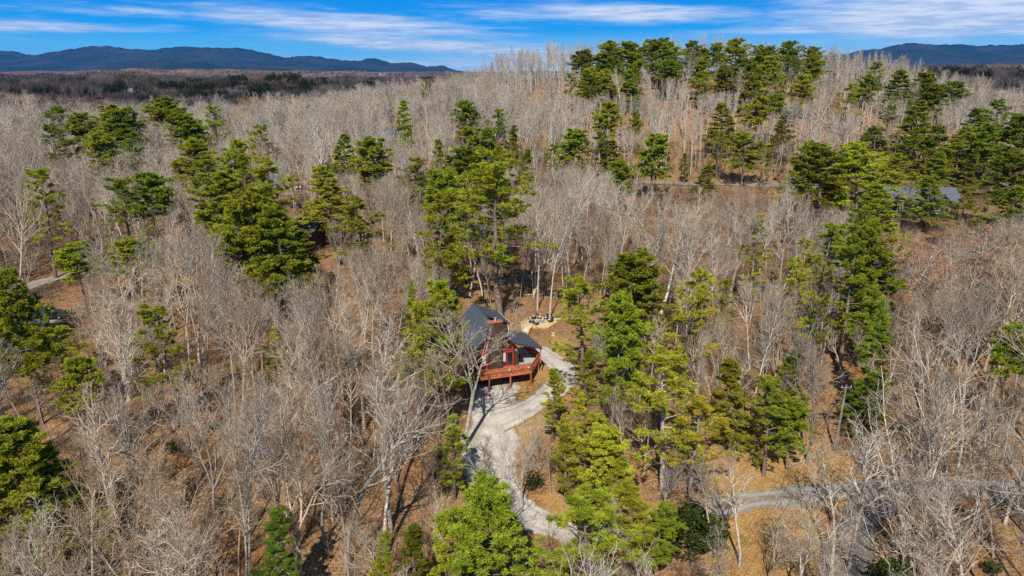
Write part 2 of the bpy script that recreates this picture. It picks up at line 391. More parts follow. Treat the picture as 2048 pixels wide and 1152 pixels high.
def road(name, mat_, strips, lift=0.09):
    ma = MA(); edge = []
    for i, s in enumerate(strips):
        o = ribbon(ma, edge, [(*at(px, py), hw) for px, py, hw in s], lift+0.004*i, seed=i+len(name)); ROADS.append(o)
    ob = ma.build(name, mat_); a = ob.data.attributes.new('edge', 'FLOAT', 'POINT'); a.data.foreach_set('value', np.concatenate(edge).astype(np.float32))
    return tag(ob, kind='structure')
road('driveway', M_GRAVEL, [
    [(1000, 752, 2.2), (992, 785, 3.6), (992, 822, 4.6), (985, 862, 3.9), (978, 905, 3.0), (982, 945, 2.6), (1000, 985, 2.3), (1040, 1022, 1.9), (1090, 1052, 1.9), (1150, 1070, 1.8), (1240, 1068, 1.8), (1330, 1048, 1.8), (1420, 1025, 1.9)],
    [(990, 845, 2.6), (1040, 825, 2.2), (1092, 795, 2.2), (1124, 762, 2.4), (1122, 735, 2.4), (1098, 716, 2.4), (1070, 700, 2.2)]])
road('road', M_ROAD, [
    [(1395, 1030, 1.6), (1440, 1017, 1.6), (1500, 1004, 1.6), (1560, 997, 1.6), (1620, 990, 1.6), (1690, 984, 1.7), (1780, 980, 1.8), (1900, 978, 1.8), (2060, 985, 1.8), (2300, 1010, 1.8)]])
M_PAVED = mat('shaded_asphalt', speckle((0.14, 0.125, 0.108), (0.23, 0.20, 0.165), .8), .2, .85)  # grey asphalt, with the shade over this branch put into its colour
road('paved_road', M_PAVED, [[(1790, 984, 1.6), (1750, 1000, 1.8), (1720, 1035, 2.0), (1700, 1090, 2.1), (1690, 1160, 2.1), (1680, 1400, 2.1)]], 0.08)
road('lane', M_ROAD, [[(1180, 350, 2.2), (1260, 362, 2.2), (1340, 367, 2.2), (1420, 369, 2.3), (1500, 370, 2.4), (1580, 374, 2.4), (1660, 386, 2.4), (1740, 405, 2.4)],
    [(720, 372, 2), (640, 382, 2.2), (590, 388, 2.2), (520, 392, 2.2), (440, 402, 2.2)]], 0.2)
road('forest_road', M_ROAD, [[(10, 590, 2.2), (60, 573, 2.2), (100, 561, 2.2), (140, 550, 2.2), (200, 538, 2.2), (260, 520, 2)],
    [(60, 655, 3.4), (100, 638, 3.2), (128, 622, 2.4)]], 0.12)
road('parking_pad', M_ROAD, [[(1960, 470, 3.5), (2010, 448, 5), (2060, 430, 5), (2140, 420, 4)], [(1960, 500, 2), (1880, 498, 2), (1820, 478, 2)]], 0.15)

def mountain_c(T):
    P = worldpos(T)
    return T.mix(T.sm(T.noise(P, 0.0012, 7, .7), .4, .62), (0.016, 0.028, 0.022), (0.045, 0.046, 0.036))
M_MOUNT = mat('wooded_mountain', mountain_c, 0.0, 1.0)
def mountain(prof, D, depth, seed):
    """a range: crest heights from the skyline at its true distance, with spurs and gullies on both flanks"""
    px = np.array([p[0] for p in prof], float); hh = np.array([CZ+(143-p[1])/F*D*1.03 for p in prof])
    xs = np.arange(px[0], px[-1]+1, 4.0); h = np.interp(xs, px, hh)
    rr = np.random.RandomState(seed); h = h+np.convolve(rr.randn(len(xs)), np.ones(3)/3, 'same')*(D/1500)+np.convolve(rr.randn(len(xs)), np.ones(9)/9, 'same')*(D/500)
    XW = (xs-1024)/F*D; k = 40; v = np.linspace(-1, 1, k*2+1)
    XX, VV = np.meshgrid(XW, v)
    wl = D/14.0
    gul = (np.sin(XX/wl*6.3+2*np.sin(VV*2.5+XX/wl))*.5+np.sin(XX/wl*13+VV*4+seed)*.3+np.sin(XX/wl*29-VV*7)*.2)
    sh = 1-np.abs(VV)**0.85
    ZZ = h[None]*sh*(1+0.20*gul*np.abs(VV)*(1-np.abs(VV))*4)-30*np.abs(VV)
    YY = D+VV*depth+gul*depth*0.06*(np.abs(VV) > 0.02)
    m_ = MA(); ii = np.arange(XX.size).reshape(XX.shape)
    m_.add(np.stack([XX, YY, ZZ], -1), np.stack([ii[:-1, :-1], ii[:-1, 1:], ii[1:, 1:], ii[1:, :-1]], -1).reshape(-1, 4), 0, True)
    return tag(m_.build('mountains', M_MOUNT), kind='structure')
mountain([(-1400, 135), (-900, 112), (-500, 106), (-200, 112), (0, 110), (50, 105), (110, 113), (160, 107), (205, 102), (255, 98), (320, 104), (400, 99), (480, 100), (515, 102), (560, 112), (590, 119), (615, 115), (640, 113),
          (680, 119), (705, 123), (740, 123), (760, 120), (790, 127), (830, 126), (860, 133), (880, 131), (895, 133), (915, 141), (960, 146), (1100, 150)], 15000, 3200, 3)
mountain([(150, 148), (250, 138), (300, 128), (345, 118), (372, 117), (410, 124), (470, 133), (560, 137), (640, 142), (740, 138), (800, 147), (900, 152)], 10500, 1500, 8)
mountain([(1450, 150), (1560, 128), (1640, 112), (1690, 105), (1730, 100), (1760, 96), (1785, 93), (1830, 96), (1900, 96), (1990, 96), (2100, 94), (2400, 92), (2800, 104), (3600, 140)], 13000, 3200, 5)
mountain([(1750, 150), (1850, 138), (1950, 124), (2048, 112), (2200, 105), (2500, 118), (2900, 145)], 9500, 1500, 11)

# ------------------------------------------------------------------ bare trees
def unit(a): return a/(np.linalg.norm(a, axis=-1, keepdims=True)+1e-9)
def walk(rng, P, D, L, R0, R1, nseg, wig, trop):
    n = len(P); pts = np.empty((n, nseg+1, 3)); dirs = np.empty((n, nseg+1, 3)); pts[:, 0] = P; dirs[:, 0] = D
    d = D.copy(); p = P.copy(); cur = rng.randn(n, 3)*wig*.5
    for i in range(nseg):
        d = unit(d+rng.randn(n, 3)*wig+cur+np.array([0, 0, trop])); p = p+d*(L/nseg)[:, None]; pts[:, i+1] = p; dirs[:, i+1] = d
    t = np.linspace(0, 1, nseg+1)[None]
    return pts, R0[:, None]*(1-t)+R1[:, None]*t, dirs
def kids(rng, pts, rad, dirs, L, k, t0, t1, a0, a1, up=0.0):
    n, m_, _ = pts.shape
    t = t0+(t1-t0)*(np.arange(k)[None]+rng.rand(n, k))/k; s = t*(m_-1); i = np.minimum(s.astype(int), m_-2); f = (s-i)[..., None]
    r_ = np.arange(n)[:, None]
    p = pts[r_, i]*(1-f)+pts[r_, i+1]*f; d = unit(dirs[r_, i+1]); r = rad[r_, i]*(1-f[..., 0])+rad[r_, i+1]*f[..., 0]
    ref = np.where(np.abs(d[..., 2:3]) < .9, np.array([0, 0, 1.0]), np.array([1.0, 0, 0]))
    u = unit(np.cross(d, ref)); v = np.cross(d, u)
    az_ = rng.rand(n, 1)*6.28+np.arange(k)[None]*2.4+rng.randn(n, k)*.5; ang = a0+(a1-a0)*rng.rand(n, k)
    q = d*np.cos(ang)[..., None]+(np.cos(az_)[..., None]*u+np.sin(az_)[..., None]*v)*np.sin(ang)[..., None]
    q = unit(q+np.array([0, 0, up]))
    return p.reshape(-1, 3), q.reshape(-1, 3), r.ravel(), t.ravel(), np.repeat(L, k)
def bare_tree(seed, form, lod=0, leaves=None):
    """returns (trunk, crown) accumulators of a 20 m leafless tree"""
    rng = np.random.RandomState(seed); tr, cr = MA(), MA(); H = 20.0
    O = np.zeros((1, 3)); up = np.array([[rng.randn()*.04, rng.randn()*.04, 1.0]])
    one = np.ones(1)
    if form == 'slender':
        pts, rad, dirs = walk(rng, O, unit(up), one*H*.98, one*.19, one*.04, 14, .04, .03)
        tubes(tr, pts, rad, 8, 0, True)
        p, d, r, t, _ = kids(rng, pts, rad, dirs, one, 24, .46, .97, R(30), R(55), .1)
        L = H*(.28-.22*np.clip((t-.45)/.55, 0, 1))*(.5+.8*rng.rand(len(t)))*np.where(t < .55, .6, 1.0); wig, trop = .10, .09; R0 = np.minimum(r*.6, .085); cnt = (7, 5, 3)
    elif form == 'pole':
        pts, rad, dirs = walk(rng, O, unit(up), one*H*.97, one*.22, one*.05, 12, .025, .03)
        tubes(tr, pts, rad, 7, 0, True)
        p, d, r, t, _ = kids(rng, pts, rad, dirs, one, 18, .52, .98, R(22), R(45), .15)
        L = H*(.22-.15*np.clip((t-.5)/.5, 0, 1))*(.5+.8*rng.rand(len(t))); wig, trop = .08, .10; R0 = np.minimum(r*.6, .09); cnt = (5, 3, 3)
    elif form == 'forest':
        pts, rad, dirs = walk(rng, O, unit(up), one*H*.90, one*.25, one*.05, 12, .06, .03)
        tubes(tr, pts, rad, 8, 0, True)
        p, d, r, t, _ = kids(rng, pts, rad, dirs, one, 17, .48, .97, R(24), R(50), .12)
        L = H*(.42-.26*np.clip((t-.4)/.6, 0, 1))*(.6+.6*rng.rand(len(t))); wig, trop = .12, .10; R0 = np.minimum(r*.62, .115); cnt = (8, 5, 4)
    else:                                               # forked / spreading / clump
        fk = {'forked': .42, 'spreading': .26, 'clump': .06, 'giant': .10}[form]; nl = {'forked': 3, 'spreading': 5, 'clump': 4, 'giant': 7}[form]
        sp = {'forked': (8, 20), 'spreading': (18, 42), 'clump': (6, 18), 'giant': (12, 38)}[form]
        pts, rad, dirs = walk(rng, O, unit(up), one*H*fk, one*(.25 if form != 'clump' else .22), one*.18, 5, .04, .02)
        tubes(tr, pts, rad, 9, 0, True)
        lp, ld, lr, lt, _ = kids(rng, pts, rad, dirs, one, nl, .80 if form != 'clump' else .2, 1.0, R(sp[0]), R(sp[1]), .0)
        LL = H*(1-fk)*(.86+.2*rng.rand(nl)); pts, rad, dirs = walk(rng, lp, ld, LL, np.full(nl, .125), np.full(nl, .02), 11, .085, .055)
        tubes(tr, pts, rad, 7, 0, True)
        p, d, r, t, _ = kids(rng, pts, rad, dirs, LL, 10 if nl > 3 else 12, .22, .97, R(25), R(52), .05)
        L = H*(.33-.22*np.clip((t-.25)/.75, 0, 1))*(.6+.6*rng.rand(len(t))); wig, trop = .13, .08; R0 = np.minimum(r*.62, .10); cnt = (7, 5, 3)
    pts, rad, dirs = walk(rng, p, d, L, R0, np.full(len(L), .016), 7, wig, trop)
    tubes(cr, pts, rad, 4 if lod == 0 else 3, 2)
    for lv, k in enumerate(cnt):
        if lod and lv == 2: break
        k = (max(3, k-2) if lv else k-1)-(1 if lod else 0)
        p, d, r, t, PL = kids(rng, pts, rad, dirs, L, k, .18 if lv == 0 else .1, .98, R(24), R(52), .04)
        L = PL*(.52-.22*t)*(.55+.7*rng.rand(len(t)))+.12; n = len(L)
        w0 = (1.4, 1.0, .9)[lv]*(1.0 if not lod else 1.5)
        pts, rad, dirs = walk(rng, p, d, L, np.minimum(r*.62, (.04, .022, .013)[lv])*w0, np.full(n, (.012, .009, .007)[lv])*w0, (4, 3, 2)[lv], .16, .07)
        tubes(cr, pts, rad, 3, 2 if lv == 0 else 0)
    if leaves is not None:
        tips = pts[:, -1]; m_ = rng.rand(len(tips)) < leaves; q = tips[m_]
        q = np.repeat(q, 4, 0)+rng.randn(len(q)*4, 3)*.18
        blades(cr, rng, q, unit(rng.randn(len(q), 3)), 3, .16 if leaves < .33 else .11, .10 if leaves < .33 else .06, 1.2, 1)
    return tr, cr
def blades(ma, rng, C, A, nb, length, width, spread, mi=0):
    """nb slim triangles fanning out from each centre about its axis"""
    n = len(C); d = unit(np.repeat(A, nb, 0)+rng.randn(n*nb, 3)*spread*.6); c = np.repeat(C, nb, 0)
    s = unit(np.cross(d, rng.randn(n*nb, 3))); L = length*(.6+.7*rng.rand(n*nb))[:, None]
    V = np.stack([c+s*width*.35, c-s*width*.35, c+d*L*.6-s*width*.5, c+d*L, c+d*L*.6+s*width*.5], 1).reshape(-1, 3)
    i = np.arange(n*nb)*5
    ma.add(V, np.stack([i, i+1, i+2, i+4], 1), mi); ma.add(np.zeros((0, 3)), np.zeros((0, 4), int), mi)
    ma.f.append(np.stack([i+4, i+2, i+3], 1)+ma.n-len(V)); ma.mi.append(np.full(n*nb, mi)); ma.sm.append(np.zeros(n*nb, bool)); ma.v.append(np.zeros((0, 3)))

# ------------------------------------------------------------------ evergreens
def pine(seed, form, lod=0):
    """(trunk, crown) of a 24 m evergreen"""
    rng = np.random.RandomState(seed); tr, cr = MA(), MA()
    H = 24.0; one = np.ones(1); lean = np.array([[rng.randn()*.02, rng.randn()*.02, 1.0]])
    pts, rad, dirs = walk(rng, np.zeros((1, 3)), unit(lean), one*H*.985, one*.27, one*.03, 14, .014, .02)
    tubes(tr, pts, rad, 8, 0, True)
    cb, step, nb = {'dome': (.36, .52, 4), 'open': (.36, .80, 3), 'tier': (.24, 1.0, 5), 'cone': (.18, .78, 3), 'feather': (.12, .72, 4), 'top': (.58, .46, 4)}[form]
    P, D, L, T = [], [], [], []; z = H*cb; az_ = 0
    while z < H*.985:
        t = (z/H-cb)/(1-cb)
        if form in ('dome', 'top'): Rm = 3.9*math.sqrt(max(.03, 1-(abs(t-.34)/.68)**2.3))*(.72+.42*math.sin(z*1.9+seed)**2); pit = R(-6+60*t*t)
        elif form == 'open': Rm = 3.7*(1-.62*t**2.4)*(.75+.5*rng.rand()); pit = R(-8+52*t)
        elif form == 'tier': Rm = 4.3*(1-t)**.72*(.85+.25*rng.rand())+.3; pit = R(-6+26*t)
        elif form == 'cone': Rm = (2.9*math.sqrt(max(.02, 1-t**1.6))*(.55+.45*min(1, t*4))+.2)*(.6+.6*rng.rand()); pit = R(8+50*t)
        else: Rm = (3.1*(1-t)**.7+.2)*(.5+.7*rng.rand()); pit = R(-14+24*t)
        for j in range(nb):
            az_ += 2.4+rng.randn()*.25 if form in ('dome', 'open', 'top', 'feather') else 6.283/nb+rng.randn()*.2
            if rng.rand() < ((.42 if t < .4 else .17) if form in ('dome', 'open', 'top', 'cone') else .25 if form == 'feather' else .08): continue
            a = pit+rng.randn()*.12; P.append((z+rng.randn()*.12, t)); D.append((math.cos(az_)*math.cos(a), math.sin(az_)*math.cos(a), math.sin(a)))
            L.append(Rm*(.5+.62*rng.rand()) if form != 'tier' else Rm*(.8+.25*rng.rand()))
        if form == 'tier': az_ += 1.1
        z += step*(.8+.4*rng.rand())
    zt = np.array([q[0] for q in P]); tt = np.array([q[1] for q in P]); D = np.array(D); L = np.array(L)
    ax = np.stack([np.interp(zt, pts[0, :, 2], pts[0, :, i]) for i in (0, 1)]+[zt], 1)
    bp, br, bd = walk(rng, ax, D, L, .018+.017*L, np.full(len(L), .012), 6, .07, .05 if form not in ('tier', 'feather') else .015)
    tubes(tr, bp, br, 4)
    # dead stubs beneath the crown
    ks = 12; zs = H*(.25+(cb-.22)*rng.rand(ks)) if cb > .3 else H*.1*np.ones(ks); a = rng.rand(ks)*6.28
    sp_, sr, _ = walk(rng, np.stack([np.interp(zs, pts[0, :, 2], pts[0, :, i]) for i in (0, 1)]+[zs], 1), np.stack([np.cos(a), np.sin(a), a*0+.1], 1), .5+1.3*rng.rand(ks), np.full(ks, .025), np.full(ks, .01), 3, .1, 0)
    tubes(tr, sp_, sr, 3)
    k = {'dome': 9, 'open': 7, 'tier': 9, 'cone': 5, 'feather': 10, 'top': 9}[form]
    p, d, r, t, PL = kids(rng, bp, br, bd, L, k, .30 if form != 'cone' else .22, 1.0, R(30), R(65))
    if form in ('tier', 'feather'): d = unit(d*np.array([1, 1, .25])+np.array([0, 0, .05 if form == 'tier' else -.12]))
    else: d = unit(d*np.array([1, 1, .6])+np.array([0, 0, .28]))
    SL = np.clip(PL*(.42-.2*t), .25, 1.5)*(.6+.6*rng.rand(len(t)))
    q, qr, qd = walk(rng, p, d, SL, np.full(len(SL), .016), np.full(len(SL), .008), 2, .12, .08 if form not in ('feather',) else -.03)
    if not lod: tubes(tr, q, qr, 3)
    # tufts along the twigs
    nt = {'dome': 3, 'open': 2, 'tier': 3, 'cone': 2, 'feather': 3, 'top': 3}[form]
    C, A, _, _, _ = kids(rng, q, qr, qd, SL, nt, .25, 1.0, R(5), R(40), .45 if form != 'feather' else -.1)
    q2, d2, _, _, _ = kids(rng, pts, rad, dirs, one, 16, .90, 1.0, R(20), R(70), .4); C = np.concatenate([C, q2+d2*.25]); A = np.concatenate([A, d2])
    tipP, tipD = bp[:, -1], bd[:, -1]; C = np.concatenate([C, tipP, pts[:, -1]]); A = np.concatenate([A, tipD, [[0, 0, 1.0]]])
    C = C+rng.randn(*C.shape)*.04
    if form == 'feather': blades(cr, rng, C, A, 14, .40, .055, 1.0)
    elif form == 'tier': blades(cr, rng, C, A, 30, .42, .08, 1.0)
    else: blades(cr, rng, C, A, 24 if form in ('dome', 'top') else 34, .44 if form in ('dome', 'top') else .42, .085 if form in ('dome', 'top') else .05, 1.25)
    return tr, cr
def shrub(seed, kind):
    rng = np.random.RandomState(seed); a = MA(); k = 9 if kind != 'sapling' else 1
    az_ = rng.rand(k)*6.28; t = .15+.45*rng.rand(k); D = unit(np.stack([np.cos(az_)*t, np.sin(az_)*t, np.ones(k)], 1))
    if kind == 'sapling': D = np.array([[.03, .02, 1.0]])
    L = np.full(k, 1.7 if kind != 'sapling' else 6.5)*(.6+.6*rng.rand(k))
    pts, rad, dirs = walk(rng, rng.randn(k, 3)*np.array([.15, .15, 0]), D, L, np.full(k, .022 if kind != 'sapling' else .05), np.full(k, .008), 7, .12, .03); tubes(a, pts, rad, 3)
    for lv, kk in enumerate((5, 3) if kind != 'sapling' else (22, 4)):
        p, d, r, tt, PL = kids(rng, pts, rad, dirs, L, kk, .25, 1, R(25), R(60), .05)
        L = PL*(.45 if kind != 'sapling' else (.26 if lv == 0 else .45))*(.5+.7*rng.rand(len(tt))); pts, rad, dirs = walk(rng, p, d, L, np.minimum(r*.6, .014), np.full(len(L), .006), 3, .15, .05); tubes(a, pts, rad, 3)
    if kind == 'leafy': blades(a, rng, pts[:, -1], dirs[:, -1], 9, .22, .10, 1.3, 1)
    return a

# ------------------------------------------------------------------ tree prototypes (meshes are shared by the copies)
BARE = {}; PINE = {}
def bmeshes(key, form, seed, lod=0, leaves=None, leafmat=None, wide=1.0):
    tr, cr = bare_tree(seed, form, lod, leaves)
    BARE[key] = (tr.mesh('trunk', M_BARK), cr.mesh('crown', [M_TWIG, leafmat or M_TWIG, M_BARK]), tr, cr)
FORMS = {'slender': 6, 'forest': 6, 'forked': 4, 'spreading': 2, 'clump': 2, 'giant': 1}
for f_, k in FORMS.items():
    for i in range(k): bmeshes((f_, i), f_, 11+i*7+len(f_)*3)
bmeshes(('oak', 0), 'spreading', 91, leaves=.30, leafmat=M_OAKLEAF)
bmeshes(('budding', 0), 'spreading', 37, leaves=.35, leafmat=M_TANLEAF)
PF = {'dome': 4, 'open': 3, 'tier': 3, 'cone': 3, 'feather': 2, 'top': 3}
PREF = {}
for f_, k in PF.items():
    for i in range(k):
        tr, cr = pine(200+i*13+len(f_), f_); PINE[(f_, i)] = (tr.mesh('trunk', M_PBARK), cr.mesh('crown', M_NEEDLE), tr, cr)
        V = np.concatenate(cr.v); PREF[(f_, i)] = float(np.percentile(np.hypot(V[:, 0], V[:, 1]), 92))
rnd = random.Random(5)
def place_tree(name, meshes, loc, sx, sz, rz, tint, label, cat, group=None):
    e = empty(name, loc, rz, label, cat, group)
    for nm, me in zip(('trunk', 'crown'), meshes[:2]):
        o = bpy.data.objects.new(nm, me); COL.objects.link(o); o.parent = e; o.scale = (sx, sx, sz)
        o.color = (*tint[0 if nm == 'trunk' else 1], 1)
    return e
def spot_for(px, ytop, H, fromd=24):
    """the place on the ground where a tree of height H has its top at that point of the photograph"""
    return at(px, ytop, H)
OCC = []                                                  # (x, y, radius) of placed trees

